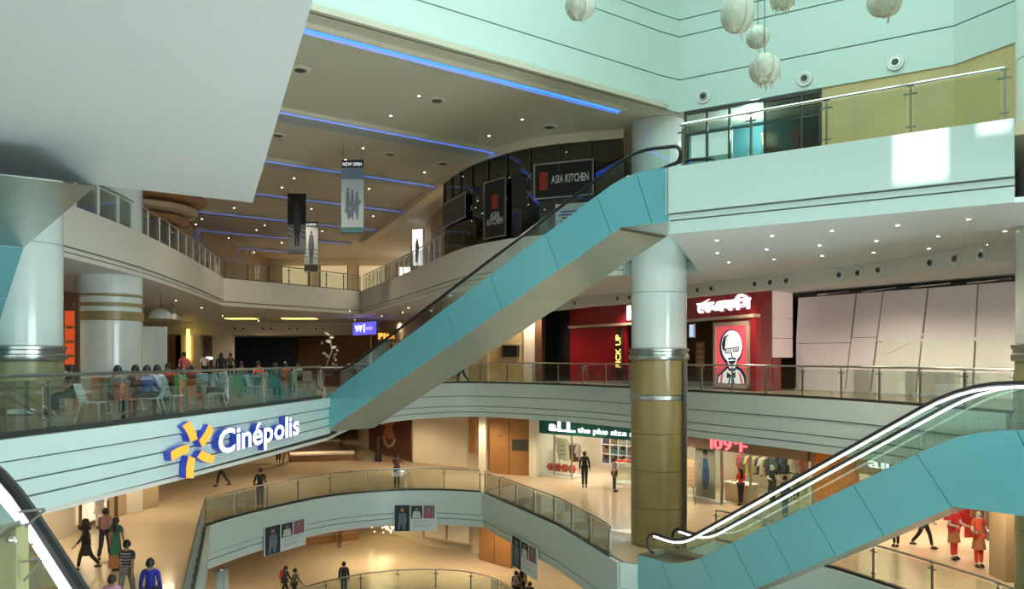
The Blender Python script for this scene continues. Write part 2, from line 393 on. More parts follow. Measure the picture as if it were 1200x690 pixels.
# fascias
fascia(C_L, -1.5, 0, (.22, .45, .72), label='pale blue-green boarded fascia carrying the lit cinema sign', side=-1, z0b=-1.26)
fascia(C_F[:4], -1.4, .10, (.3, .6), label='short pale fascia side hidden behind the foot of the long escalator', side=-1)
fascia(C_F[3:], -1.62, .10, (.15, .32, .62), label='long curved pale fascia below the railing of the red restaurant', side=-1)
fascia([(-6.5, 28.7), (-6.55, 30.4)], -1.2, 0, (.5,), label='short pale fascia where the long escalator starts', side=-1)
fascia(B_F, -6.4, ZB+.04, (.16, .32), label='curved pale fascia with two hanging posters', side=-1)
fascia(B_R, -6.4, ZB+.04, (.16, .32), label='straight pale fascia with one hanging poster running to the lower escalator', side=-1)
fascia([(3.35, 24.9), (3.85, 24.7)], -6.4, ZB+.04, (.5,), label='short bright end of fascia beside the lower escalator', side=-1)
fascia(B_L, -6.4, ZB+.04, (.5,), label='fascia under the narrow left railing of the lower gallery', side=-1)
fascia(B_R2+B_E[1:], -6.4, ZB+.04, (.16, .32), label='blue-green fascia beneath the right lower gallery railing', side=-1)
fascia(A_F, -11.3, ZA+.04, (.3,), label='curved fascia of the lowest gallery', side=-1)
fascia(D_L, 4.3, ZD+.04, (.10, .20), 'creamf', label='long cream fascia curving along the left upper gallery', side=-1)
fascia([(-16.2, 45.2), (-10.1, 54.5)], 4.3, ZD+.04, (.15,), 'creamf', label='far cream fascia of the upper bridge at the end of the hall', side=-1)
fascia(D_R, 4.3, ZD+.04, (.12, .24), 'creamf', label='curved cream fascia under the dark glass wall', side=-1)
fascia([(3.9, 28.3), (5.2, 29.0), (6.4, 27.6), (5.6, 24.8), (3.7, 18.9)], 4.3, ZD+.04, (.3,), label='side of the bright upper landing behind the long escalator', side=-1)
fascia(D_S, 4.3, ZD+.04, (.20, .30), label='bright mint fascia of the upper right landing with a sunlit patch', side=-1)
# ------------------------------------------------------------------ outer shell, roof
for nm, a, b in (('wall_left', (-46, 92), (-46, -10)), ('wall_back', (44, 92), (-46, 92)), ('wall_right', (44, -10), (44, 92)), ('wall_near', (-46, -10), (44, -10))):
    wall(nm, [a, b], -14.7, 18, -.3, 'cream', 'plain cream outer %s of the building' % nm.replace('_', ' '))
def slot(cx, cy, hl, hw): return [(cx+a*hl*.447+b_*hw*.82, cy+a*hl*.894-b_*hw*.57) for a, b_ in ((-1, -1), (-1, 1), (1, 1), (1, -1))]
SLOT = slot(2.97, 5.83, .66, .46); S2 = slot(4.1, 5.35, .22, .26)  # openings placed and sized to shape the sun patch on the fascia
b = MB(); b.prism(OUT, 17.6, 17.9, holes=[SLOT, S2]); tag(b.build('ceiling', 'white'), 'unseen white roof of the atrium with slots shaped to throw the sun patch', 'ceiling', kind='structure')
# hall ceiling with coves
bd = V(.7926, .6097); bn = V(-.6097, .7926)       # along the beam, into the hall
B0 = V(-4.6, 18.8)
def hall(s, d): p = B0+bd*s+bn*d; return (p.x, p.y)
BE = 11.75                                          # beam length from B0 to the corner
edge = offs(D_R, -.0)
slab('ceiling', ZH, ZH+.15, [hall(-26, -.2), hall(BE, -.2), (5.4, 26.6), (13, 22), (44, 22), (44, 92), (-46, 92), (-46, 0)], None, 'hall', 'large flat beige ceiling of the upper hall with blue light coves')
# the cornice that follows the glass wall
b = MB(); ribbon(b, D_R, ZH-.32, ZH+.02, -.05, .55); tag(b.build('trim_40', 'cream', smooth=True), 'cream curved cornice above the dark glass wall', 'cornice', kind='structure')
def inter_right(d):                                 # how far along the beam direction the hall ceiling is seen at depth d
    best = None
    for p in offs(D_R, .7):
        q = V(p[0], p[1])-B0
        if best is None or abs(q.dot(bn)-d) < best[0]: best = (abs(q.dot(bn)-d), q.dot(bd))
    return best[1]
for i in range(7):
    d = .75+6.62*i if i else .75
    s0 = -24; s1 = (BE-.9) if i == 0 else inter_right(d)-.4
    r = thing('cove_light', '%s blue light cove across the beige hall ceiling' % ('nearest', 'second', 'third', 'fourth', 'fifth', 'sixth', 'farthest')[i], 'light', hall(s0, d)+(ZH-.1,), group='blue ceiling coves')
    w = .34 if i == 0 else .22
    for a, c, dd, nm, m_ in ((-w/2-.06, -w/2, .14, 'edge_trim', 'hall'), (w/2, w/2+.06, .14, 'edge_trim', 'hall'), (-w/2, w/2, .05, 'light_strip', 'blue')):
        q = MB(); P = [hall(s0, d+a), hall(s1, d+a), hall(s1, d+c), hall(s0, d+c)]; q.prism(P, ZH-dd, ZH-.001 if nm != 'light_strip' else ZH-.02); q.build(nm, m_, r)
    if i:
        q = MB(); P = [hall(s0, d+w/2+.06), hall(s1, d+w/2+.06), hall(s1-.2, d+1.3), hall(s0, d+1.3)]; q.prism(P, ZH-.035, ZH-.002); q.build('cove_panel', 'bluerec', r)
# mint upper walls with grooves
UW = [hall(-26, 0), hall(BE, 0), (5.5, 26.45), (12.05, 22.1), (12.85, 20.3), (13.6, 12), (14, -4)]
def boarded(pts, z0, z1, cuts, nm, label, m='fascia'):
    r = thing(nm, label, 'wall', (pts[0][0], pts[0][1], z0), kind='structure')
    b = MB(); ribbon(b, pts, z0+.02, z1, 0, .3); b.build('backing', 'backing', r)
    lv = [z0]+list(cuts)+[z1]
    for i in range(len(lv)-1):
        p = MB(); ribbon(p, pts, lv[i]+(.02 if i else 0), lv[i+1]-.02, -.05, .0); p.build('panel', m, r)
boarded(UW, ZH, 17.6, (10.45, 11.85, 12.4, 14.2), 'wall_upper', 'tall pale mint wall panels above the hall and upper shops')
# ------------------------------------------------------------------ columns
def column(x, y, r, z0, z1, label, bands=(), low=None, lowtop=0, rings=()):
    t = thing('column', label, 'column', (x, y, z0), kind='structure')
    zs = sorted([z0, z1]+([lowtop] if low else []))
    if low:
        n = int((lowtop-z0)/1.25)+1; h = (lowtop-z0)/n
        for i in range(n): b = MB(); b.lathe((x, y, z0+i*h), [(r-.01, 0), (r+.015, .012), (r+.015, h-.012), (r-.01, h)], 40); b.build('panel', low, t, smooth=True)
        b = MB(); b.lathe((x, y, lowtop), [(r+.07, 0), (r+.09, .05), (r+.09, .14), (r+.05, .18), (r+.05, .26), (r+.09, .30), (r+.09, .36), (r, .40)], 40); b.build('collar', 'steel', t, smooth=True)
        b = MB(); b.lathe((x, y, lowtop-1.35), [(r+.02, 0), (r+.05, .03), (r+.05, .15), (r+.02, .18)], 40); b.build('band', 'steel', t, smooth=True)
        zs = [lowtop+.36, z1]
    lv = [zs[0]]+list(rings)+[z1]
    for i in range(len(lv)-1):
        b = MB(); b.lathe((x, y, lv[i]), [(r-.03, 0), (r, .02), (r, lv[i+1]-lv[i]-.02), (r-.03, lv[i+1]-lv[i])], 40); b.build('panel', 'colw', t, smooth=True)
    for (a, c, m_, e) in bands:
        b = MB(); b.lathe((x, y, a), [(r, 0), (r+e, .02), (r+e, c-a-.02), (r, c-a)], 40); b.build('band', m_, t, smooth=True)
    return t
column(5.0, 27.6, .93, -14.7, ZH, 'round central column, white above and ochre panels below', low='ochre', lowtop=1.35, rings=(3.6, 6.6))
b = MB(); b.bar((5.72, 26.86, ZB), (5.72, 26.86, 1.3), .10, .12); tag(b.build('trim_41', 'dark'), 'dark vertical channel on the ochre part of the central column', 'trim', kind='structure')
column(-12.7, 21.0, .95, 0, ZH, 'round white column at the left end of the food court railing', low='olive', lowtop=1.35, rings=(4.35,))
column(-14.35, 28.9, 1.08, 0, ZH, 'thick white column with brown rings standing among the food court tables', bands=((3.55, 3.65, 'ochre', .05), (3.2, 3.34, 'ochre', .06), (2.72, 3.04, 'ochre', .05)), rings=(4.35,))
column(12.1, 17.7, .95, -14.7, 16, 'round column at the right edge of the picture, olive below', low='olive', lowtop=1.35, rings=(4.35, 8))
# ------------------------------------------------------------------ escalators
def interp(prof, t):
    if t <= prof[0][0]: return prof[0][1]
    for (a, za), (b_, zb) in zip(prof, prof[1:]):
        if t <= b_: return za+(zb-za)*(t-a)/(b_-a)
    return prof[-1][1]
def escalator(label, A, d, perp, width, top, bot, hr, joints, strips=True, joint_lean=0, soff='esoffit', clad='teal', gj=None, newel=(True, True), stripm='strip', stripr=.026, stripo=.085, hrr=.045, double=False):
    """A: near-side foot in plan; profiles (distance, height) of cladding top, truss bottom and handrail"""
    d = V(*d).normalized(); perp = V(*perp).normalized()
    t0 = top[0][0]; t1 = top[-1][0]
    r = thing('escalator', label, 'escalator', (A[0], A[1], top[0][1]))
    def P(t, w, z): return V(A[0]+d.x*t+perp.x*w, A[1]+d.y*t+perp.y*w, z)
    n3 = V(perp.x, perp.y, 0)
    js = [t0]+list(joints)+[t1]
    for w0, w1 in ((0, -.04), (width, .04)):
        for i in range(len(js)-1):
            a, c = js[i], js[i+1]; la = joint_lean if i else 0; lc = joint_lean if i < len(js)-2 else 0
            ts = sorted({a, c}|{q[0] for q in top if a < q[0] < c}); tb = sorted({a+la, c+lc}|{q[0] for q in bot if a+la < q[0] < c+lc})
            ed = .012
            pts = [P(t+(ed if t == a else -ed if t == c else 0), w0, interp(top, t)) for t in ts]+[P(t+(ed if t == a+la else -ed if t == c+lc else 0), w0, interp(bot, t)) for t in reversed(tb)]
            b = MB(); b.plate(pts, w1, n3); b.build('cladding_panel', clad, r)
            for (tt, f) in (((a+.14, .09), (c-.14, .09)) if w0 == 0 else ()):
                pass
    # truss behind the cladding and soffit panels below
    ts = [t0+(t1-t0)*i/24 for i in range(25)]
    b = MB(); vs = []
    for t in ts: vs += [P(t, .06, interp(bot, t)+.05), P(t, width-.06, interp(bot, t)+.05), P(t, width-.06, interp(top, t)-.12), P(t, .06, interp(top, t)-.12)]
    fs = []
    for i in range(24):
        for k in range(4): fs.append((i*4+k, i*4+(k+1) % 4, i*4+4+(k+1) % 4, i*4+4+k))
    fs += [(0, 1, 2, 3), (99, 98, 97, 96)]; b.add(vs, fs); b.build('truss', 'dark', r)
    kb = [q[0] for q in bot]
    sj = sorted(set([t0]+[k for k in kb if t0 < k < t1]+[t0+(t1-t0)*i/6 for i in range(1, 6)]+[t1]))
    sj = [s for i, s in enumerate(sj) if i == 0 or s-sj[i-1] > .3 or s == t1]
    for a, c in zip(sj, sj[1:]):
        b = MB(); q = [P(a+.01, -.02, interp(bot, a)), P(c-.01, -.02, interp(bot, c)), P(c-.01, width+.02, interp(bot, c)), P(a+.01, width+.02, interp(bot, a))]
        b.hexa(q, [k+V(0, 0, .05) for k in q]); b.build('soffit_panel', soff, r)
    # end caps
    for t in (t0, t1):
        b = MB(); b.hexa([P(t-.02, 0, interp(bot, t)), P(t+.02, 0, interp(bot, t)), P(t+.02, width, interp(bot, t)), P(t-.02, width, interp(bot, t))],
                         [P(t-.02, 0, interp(top, t)), P(t+.02, 0, interp(top, t)), P(t+.02, width, interp(top, t)), P(t-.02, width, interp(top, t))]); b.build('end_panel', clad, r)
    # steps
    z0, z1 = top[0][1]-.25, top[-1][1]-.25
    n = int((t1-t0)/.4); st = None
    b = MB(); vs = []
    for i in range(n):
        t = t0+(t1-t0)*(i+.5)/n; z = interp(top, t)-.22
        b.hexa([P(t-.2, .35, z-.2), P(t+.2, .35, z-.2), P(t+.2, width-.35, z-.2), P(t-.2, width-.35, z-.2)], [P(t-.2, .35, z), P(t+.2, .35, z), P(t+.2, width-.35, z), P(t-.2, width-.35, z)])
    b.build('steps', 'gsteel', r, kind='stuff')
    # balustrades: deck, skirt, glass, handrail, light strip, newels
    gj = gj or [t0+(t1-t0)*i/10 for i in range(11)]
    h0, h1 = hr[0][0], hr[-1][0]
    for w in (.20, width-.20):
        dk = sorted({t0, t1}|{q[0] for q in top}|{t0+(t1-t0)*i/30 for i in range(31)})
        b = MB()
        for sgn in (0,):
            b2 = MB(); vs = []
            for t in dk:
                z = interp(top, t); vs += [P(t, w-.20, z-.03), P(t, w+.20, z-.03), P(t, w+.20, z+.02), P(t, w-.20, z+.02)]
            fs = []
            for i in range(len(dk)-1):
                for k in range(4): fs.append((i*4+k, i*4+(k+1) % 4, i*4+4+(k+1) % 4, i*4+4+k))
            fs += [(0, 1, 2, 3), tuple(len(vs)-1-k for k in range(4))]; b2.add(vs, fs); b2.build('deck', 'steel', r)
        hp = sorted({h0, h1}|{q[0] for q in hr}|{h0+(h1-h0)*i/50 for i in range(51)})
        line = [P(t, w, interp(hr, t)) for t in hp]
        # newel loops round down to the deck at both ends
        def loop(t, s):
            zt = interp(hr, t); zb = max(interp(top, t)+.12, zt-.75); rr = (zt-zb)/2
            return [P(t+s*rr*math.sin(a)*.9, w, zb+rr+rr*math.cos(a)) for a in [math.pi*k/8 for k in range(1, 9)]]
        full = (list(reversed(loop(h0, -1))) if newel[0] else [])+line+(loop(h1, 1) if newel[1] else [])
        b = MB(); b.tube(full, hrr, 8); b.build('handrail', 'rubber', r, smooth=True)
        if strips:
            for k0 in range(5):
                i0 = int(len(hp)*k0/5); i1 = int(len(hp)*(k0+1)/5)+1
                seg = [P(t, w, interp(hr, t)-stripo) for t in hp[i0:min(i1, len(hp))]]
                seg = seg if k0 in (0,) else [seg[0].lerp(seg[1], .15)]+seg[1:]
                b = MB(); b.tube(seg, stripr, 6); b.build('light_strip', stripm, r)
                if double: seg = [q-V(0, 0, .048) for q in seg]; b = MB(); b.tube(seg, stripr, 6); b.build('light_strip', stripm, r)
        for a, c in zip(gj, gj[1:]):
            a2, c2 = max(a, h0)+.012, min(c, h1)-.012
            if c2-a2 < .1: continue
            q = [a2+(c2-a2)*i/5 for i in range(6)]
            pts = [P(t, w, interp(hr, t)-.04) for t in q]+[P(t, w, interp(top, t)) for t in reversed(q)]
            b = MB()
            for i in range(5): b.plate([pts[i], pts[i+1], pts[-2-i], pts[-1-i]], .012, n3)
            b.build('glass_panel', 'eglass', r)
    return r
def rnd(prof, k=.5):      # round the corners of a profile
    out = [prof[0]]
    for i in range(1, len(prof)-1):
        (a, za), (b_, zb), (c, zc) = prof[i-1], prof[i], prof[i+1]
        l = min(k, (b_-a)/2, (c-b_)/2)
        p0 = V(b_-l, zb+(za-zb)*l/(b_-a)); p1 = V(b_, zb); p2 = V(b_+l, zb+(zc-zb)*l/(c-b_))
        for j in range(6):
            t = j/5; q = p0*(1-t)**2+p1*2*t*(1-t)+p2*t*t; out.append((q.x, q.y))
    out.append(prof[-1]); return out
E1A = (-6.5, 28.7); E1d = (.7211, -.6928); E1p = (.6928, .7211)
escalator('long teal escalator rising from the food court to the upper landing', E1A, E1d, E1p, 2.0,
          rnd([(-.1, .12), (.3, .2), (12.9, 5.9), (14.1, 5.86)], 1.1), [(-.1, -1.2), (12.72, 4.62), (14.1, 4.60)],
          rnd([(-.7, .97), (.7, .98), (13.0, 6.50), (14.1, 6.40)], 1.2), (1.6, 3.9, 6.3, 8.2, 10.3, 12.0, 13.2), strips=False, joint_lean=.45,
          gj=[-.5, 1.5, 3.2, 5.4, 7.3, 8.5, 9.6, 11.0, 12.6, 14.0], newel=(True, True))
E2A = (3.85, 24.7); E2d = (.5834, -.8122); E2p = (.8122, .5834)
escalator('teal escalator with lit handrails rising to the right from the lower gallery', E2A, E2d, E2p, 1.5,
          rnd([(0, -4.58), (1.75, -4.60), (9.75, -.02), (12.2, .02)], .9), rnd([(0, -6.0), (1.9, -6.0), (9.4, -1.70), (12.2, -1.67)], .05),
          rnd([(.45, -3.88), (1.55, -3.95), (9.5, .90), (12.2, .97)], .9), (1.0, 2.5, 3.6, 4.7, 5.9, 7.1, 8.6, 10.6), joint_lean=.75,
          gj=[.1, 1.6, 3.2, 4.8, 6.4, 8.0, 9.6, 12.0], newel=(True, False))
escalator('near escalator at the lower left corner with a broad lit strip under its black handrail', (-3.19, 3.12), (.8, -.6), (.6, .8), 1.3,
          rnd([(-.9, .15), (.1, .12), (8.6, -4.7), (9.8, -4.75)], .5), rnd([(-.9, -1.1), (.7, -1.15), (8.9, -5.9), (9.8, -5.9)], .2),
          rnd([(-.9, .95), (-.05, .95), (8.6, -3.95), (9.8, -4.0)], .45), (1, 2.5, 4, 5.5, 7), newel=(False, False), stripr=.021, stripo=.058, hrr=.030, double=True)
# ------------------------------------------------------------------ escalator overhead at left
r = thing('escalator', 'overhead escalator cut by the left edge, grey below and teal on its slope', 'escalator', (-8, 13, 3.7))
q = [(-5.5, 10.7, 3.7), (-10.06, 16.7, 3.7), (-12.3, 15.0, 3.7), (-7.7, 9.0, 3.7)]
b = MB(); b.hexa(q, [(-7.0, 13.65, 4.28), (-10.1, 16.8, 4.28), (-13, 15.2, 4.28), (-10.1, 11.5, 4.28)]); b.build('landing_casing', 'esoffit', r)
dd = V(-.68, .735); pp = V(-.735, -.68)
a0 = V(-10.06, 16.7); L_ = 6.2
def q4(t0, t1, w0, w1, z0, z1, h): 
    f = lambda t, w, z: V(a0.x+dd.x*t+pp.x*w, a0.y+dd.y*t+pp.y*w, z)
    return [f(t0, w0, z0), f(t1, w0, z1), f(t1, w1, z1), f(t0, w1, z0)], [f(t0, w0, z0+h), f(t1, w0, z1+h), f(t1, w1, z1+h), f(t0, w1, z0+h)]
for i in range(4):
    t0, t1 = L_*i/4+.012, L_*(i+1)/4-.012; z0, z1 = 3.7-.62*t0, 3.7-.62*t1
    b = MB(); b.hexa(*q4(t0, t1, 0, 2.4, z0, z1, 1.3)); b.build('cladding_panel', 'teal', r)
b = MB(); b.lathe((a0.x-.75-.55, a0.y+.35, 3.7-.62*.9-.13), [(.07, 0), (.09, .05), (.09, .12)], 12); b.build('downlight', 'lit', r)
# ------------------------------------------------------------------ railings
railing(smooth_line([(-9.38, 9.0), (-9.08, 14.2), (-8.6, 16.6), (-8.05, 19.4), (-7.4, 23.4), (-6.7, 28.4)], 3), 0, 1.1, 2.1, 'glass railing in front of the food court tables above the cinema sign', hr='steel')
railing(offs(C_F, .12)[2:], .08, 1.06, 1.6, 'long curved glass railing on the floor of the red restaurant', side=-1)
railing(offs(B_F, .10)[:-1]+[(-1.5, 37.85)], ZB, 1.05, 1.75, 'curved glass railing with people leaning on it one floor down')
railing([(-1.25, 37.55), (1.8, 30.35), (3.1, 25.6)], ZB, 1.05, 1.7, 'straight glass railing sloping down to the lower escalator')
railing([(-4.1, 8.4), (-7.6, 18.7), (-11.4, 29.9)], ZB, 1.0, 1.0, 'narrow railing seen end-on at the lower left', hr='gsteel')
railing([(7.05, 28.0)]+offs(B_E, .10)[1:], ZB, 1.05, 2.0, 'glass railing before the clothes shops at lower right')
railing(offs(A_F, .10), ZA, 1.05, 1.75, 'lowest curved glass railing at the bottom of the picture')
railing(offs(D_L, .10), ZD, 1.1, 1.5, 'long upper left glass railing with pale fins', style='fin')
railing([(-16.1, 45.5), (-10.2, 54.4)], ZD, 1.1, 1.6, 'far green glass railing across the end of the upper hall')
railing([p for p in offs(D_R, .10) if p[1] > 35.5], ZD, 1.1, 1.15, 'upper right glass railing with pale fins before the dark glass wall', style='fin')
railing([(4.0, 19.0), (9.3, 15.3)], ZD, 1.1, 1.75, 'bright glass railing of the upper right landing', side=-1, hr='chrome', dark=False)
# foreground post with clamps
r = thing('railing_post', 'olive steel post with clamp arms in the lower left corner', 'post', (-.745, 1.15, 0))
PF = lambda px, py, Y=1.15: V((px-600)*Y/FPX, Y, EYE+(HY-py)*Y/FPX)
b = MB(); b.box((PF(11, 600).x, 1.15, .605), (.030, .012, 1.21)); b.build('post', 'olive', r)
b = MB(); b.box((PF(21, 600).x, 1.156, .605), (.006, .03, 1.21)); b.build('post_web', 'olive', r)
for A1_ in (((22, 600), (52, 596)), ((30, 617), (53, 597)), ((26, 658), (47, 654)), ((28, 680), (49, 656))):
    b = MB(); b.tube([PF(*A1_[0]), PF(*A1_[1])], .0019, 6); b.build('clamp_arm', 'steel', r, smooth=True)
b = MB(); b.tube([PF(-12, 634, 1.13), PF(0, 626, 1.13), PF(12, 616, 1.13), PF(23, 612, 1.13)], .0038, 8); b.build('clamp_arm', 'steel', r, smooth=True)
b = MB(); b.ball(tuple(PF(14, 633, 1.13)), (.007, .005, .006)); b.build('clamp_button', 'chrome', r, smooth=True)
b = MB(); b.box((PF(11, 600).x, 1.15, .01), (.08, .06, .02)); b.build('base_plate', 'steel', r)
M['signo2'] = mat('orange_glow', (1, .35, .05), .4, emit=2.0, ecol=(1, .33, .05))
# ------------------------------------------------------------------ helpers for placing signs on walls
def on_line(pts, px):
    for i in range(len(pts)-1):
        a, b = pts[i], pts[i+1]; k = (px-600)/FPX
        fa, fb = a[0]-k*a[1], b[0]-k*b[1]
        if fa*fb <= 0 and fa != fb: t = fa/(fa-fb); return V(a[0]+(b[0]-a[0])*t, a[1]+(b[1]-a[1])*t)
    return V(*(pts[0] if abs(pts[0][0]-k*pts[0][1]) < abs(pts[-1][0]-k*pts[-1][1]) else pts[-1])[:2])
def zat(py, Y): return EYE+(HY-py)*Y/FPX
class Board:
    """upright rectangle between two plan points, for posters, signs and doors"""
    def __init__(s, a, b, z0, z1, off=0):
        s.a = V(a[0], a[1]); s.b = V(b[0], b[1]); s.L = (s.b-s.a).length; s.u = (s.b-s.a).normalized(); s.n = V(s.u.y, -s.u.x); s.z0 = z0; s.z1 = z1; s.off = off
    def p(s, u, v, w=0): q = s.a+s.u*(s.L*u)+s.n*(s.off+w); return V(q.x, q.y, s.z0+(s.z1-s.z0)*v)
    def rect(s, mb, u0, u1, v0, v1, w0=0, w1=.02, mi=0):
        return mb.hexa([s.p(u0, v0, w0), s.p(u1, v0, w0), s.p(u1, v0, w1), s.p(u0, v0, w1)], [s.p(u0, v1, w0), s.p(u1, v1, w0), s.p(u1, v1, w1), s.p(u0, v1, w1)], mi)
    def shape(s, mb, uv, w0, w1, mi=0):
        return mb.plate([s.p(u, v, w0) for u, v in uv], w1-w0, (s.n.x, s.n.y, 0), mi)
    def part(s, name, m, parent, *a, **k): b = MB(); s.rect(b, *a, **k); return b.build(name, m, parent)
def ell(cx, cy, rx, ry, n=14, a0=0, a1=2*math.pi): return [(cx+rx*math.cos(a0+(a1-a0)*i/n), cy+ry*math.sin(a0+(a1-a0)*i/n)) for i in range(n)]
def frame_on(bd_, r, m='steel', w=.03, t=.03, name='frame'):
    fu = w/bd_.L; fv = w/(bd_.z1-bd_.z0); b = MB()
    for q in ((0, 1, 0, fv), (0, 1, 1-fv, 1), (0, fu, 0, 1), (1-fu, 1, 0, 1)): bd_.rect(b, *q, -.0, t)
    b.build(name, m, r)
# ------------------------------------------------------------------ cinema sign
r = thing('cinema_sign', 'lit white cinema lettering with an orange five-petal star on the left fascia', 'sign', (-8.0, 19, -1))
n_out = V(.98, .18, 0).normalized()
LN = [(p[0]+.10, p[1]+.0) for p in C_L]
p0, p1 = on_line(LN, 247), on_line(LN, 343); u = (p1-p0).normalized()
bd_ = Board(on_line(LN, 192), on_line(LN, 246), -1.42, -.12, off=.0)
for k in range(5):
    a = math.pi/2+2*math.pi*k/5+.18
    for nm, m_, w0, w1, g in (('petal_side', 'signb', 0, .17, 1.0), ('petal', 'signo', .17, .20, .97)):
        pts = []
        def pt(rr, sd): 
            bend = .34*(rr-.4)
            x = math.cos(a+bend+sd/rr*.165*g)*rr; y = math.sin(a+bend+sd/rr*.165*g)*rr; return (.5+x*.46, .5+y*.5)
        rr_ = [.36, .54, .72, .90, 1.08]
        pts = [pt(q, -1) for q in rr_]+[pt(q, 1) for q in reversed(rr_)]
        b = MB(); bd_.shape(b, pts, w0, w1); b.build(nm, m_, r)
for txt, us, ue, zc_, h in (('Cin\u00e9polis', 0, 1, -1.02, .60),):
    lettering(r, txt, (p0.x+.04, p0.y, zc_), (u.x, u.y, .012), (p1-p0).length, h, ['signw', 'signb'], ext=.17, bold=.022, gap=.06)
# ------------------------------------------------------------------ hanging banners in the hall
def banner(px0, px1, y0, y1, Y, label, kind):
    z1, z0 = zat(y0, Y), zat(y1, Y); a, c = at(px0, Y), at(px1, Y)
    r = thing('hanging_banner', label, 'banner', (a.x, a.y, z0), group='advertising banners under the hall ceiling')
    B_ = Board((a.x, a.y), (c.x, c.y), z0, z1)
    B_.part('cloth', cm((.55, .60, .60) if kind == 0 else (.40, .42, .44)), r, 0, 1, 0, 1, -.01, 0)
    b = MB()
    if kind == 0:
        B_.part('header', 'black', r, 0, 1, .90, 1, 0, .006); B_.part('printed_sky', cm((.22, .27, .36)), r, 0, 1, .74, .90, 0, .005)
        B_.part('footer', cm((.10, .22, .24)), r, 0, 1, 0, .08, 0, .006)
        lettering(r, 'NOW OPEN', tuple(B_.p(.06, .925, .006)), (1, 0, 0), B_.L*.86, (z1-z0)*.048, ['whitelit'], ext=.004, bold=.02)
        rnd_ = random.Random(3)
        for i in range(3):
            cx = .30+.2*i; B_.shape(b, ell(cx, .60-.03*i, .06, .028), .003, .007)
            B_.shape(b, [(cx-.07, .57-.03*i), (cx+.07, .57-.03*i), (cx+.09, .40-.03*i), (cx+.05, .18), (cx, .18), (cx-.12, .38)], .003, .007)
        B_.shape(b, [(.15, .30), (.4, .20), (.9, .42), (.85, .48), (.5, .30), (.2, .36)], .007, .009)
        b.build('printed_figures', cm((.16, .19, .24)), r)
    else:
        if kind == 1:
            B_.part('dark_print', 'black', r, 0, 1, .48, 1, 0, .004); B_.part('footer', cm((.25, .27, .28)), r, 0, 1, 0, .07, 0, .005)
        else:
            B_.part('header', 'black', r, 0, 1, .90, 1, 0, .004); B_.part('footer', 'dark', r, 0, 1, 0, .14, 0, .005)
            lettering(r, 'N OPEN', tuple(B_.p(.1, .925, .006)), (1, 0, 0), B_.L*.8, (z1-z0)*.045, ['whitelit'], ext=.004, bold=.02)
        B_.shape(b, ell(.52, .80 if kind == 1 else .78, .09, .04), .004, .008)
        B_.shape(b, [(.36, .74), (.68, .74), (.74, .5), (.66, .3), (.62, .12), (.54, .12), (.52, .32), (.48, .12), (.40, .12), (.38, .3), (.30, .5)], .004, .008)
        b.build('printed_figure', cm((.07, .07, .09)), r)
        b = MB()
        for v_ in (.30, .38, .46): B_.shape(b, [(0, v_), (.3, v_-.03), (.3, v_-.015), (0, v_+.015)], .004, .007); B_.shape(b, [(.7, v_-.02), (1, v_-.05), (1, v_-.035), (.7, v_-.005)], .004, .007)
        b.build('printed_rails', 'black', r)
    b = MB(); b.tube([B_.p(0, 1), B_.p(1, 1)], .02, 6); b.tube([B_.p(0, 0), B_.p(1, 0)], .02, 6); b.build('rod', 'dark', r)
    for u_ in (.08, .92):
        q = B_.p(u_, 1); b = MB(); b.tube([q, (q.x, q.y, ZH)], .006, 4); b.build('wire', 'dark', r)
banner(400, 426, 188, 273, 30, 'pale banner headed with open-now lettering, nearest of the three in the hall', 0)
banner(337, 358.5, 227, 297, 38, 'banner almost black in its upper half, left of the three in the hall', 1)
banner(356.5, 372.5, 260, 318, 44, 'narrow banner with a dark figure, hanging lowest of the three', 2)
# ------------------------------------------------------------------ fascia posters
def fposter(line, px0, px1, y0, y1, label, off=.15):
    a, c = on_line(line, px0), on_line(line, px1); Y = (a.y+c.y)/2
    B_ = Board(a, c, zat(y1, Y), zat(y0, Y), off)
    if B_.n.dot(-(a)) < 0: B_.n = -B_.n
    r = thing('poster', label, 'poster', (a.x, a.y, B_.z0), group='posters hanging on the lower fascia')
    B_.part('board', cm((.66, .74, .76)), r, -.02, 1.02, -.01, 1.01, 0, .03)
    B_.part('photograph', cm((.018, .03, .042)), r, 0, .36, 0, 1, .03, .036)
    B_.part('photograph', cm((.03, .04, .05)), r, .39, .67, .48, .98, .03, .036)
    B_.part('photograph', cm((.20, .13, .15)), r, .70, .97, .48, .98, .03, .036)
    b = MB(); B_.shape(b, ell(.18, .82, .05, .08), .037, .041); b.build('printed_head', 'skin', r)
    b = MB(); B_.shape(b, [(.10, .70), (.27, .70), (.30, .40), (.24, .05), (.19, .05), (.17, .35), (.12, .05), (.07, .05)], .037, .04); b.build('printed_figure', cm((.14, .18, .24)), r)
    b = MB(); B_.shape(b, ell(.53, .84, .035, .06), .037, .041); B_.shape(b, ell(.83, .82, .035, .07), .037, .041); b.build('printed_head', 'skin', r)
    b = MB(); B_.shape(b, [(.45, .76), (.61, .76), (.64, .50), (.42, .50)], .037, .04); b.build('printed_shirt', cm((.55, .60, .60)), r)
    b = MB(); B_.shape(b, [(.75, .74), (.91, .74), (.95, .50), (.72, .50)], .037, .04); b.build('printed_dress', cm((.32, .12, .14)), r)
    b = MB()
    for i, v_ in enumerate((.38, .32, .20, .15)): B_.rect(b, .44, .90-.1*(i % 2), v_, v_+.018, .03, .034)
    b.build('printed_lines', cm((.35, .42, .45)), r)
fposter(B_F, 307, 354, 612, 644, 'three-photo poster on the left part of the curved lower fascia')
fposter(B_F, 463, 511, 591, 621, 'three-photo poster on the middle of the curved lower fascia')
fposter(B_R, 605, 634, 634, 670, 'three-photo poster on the straight sloping fascia')
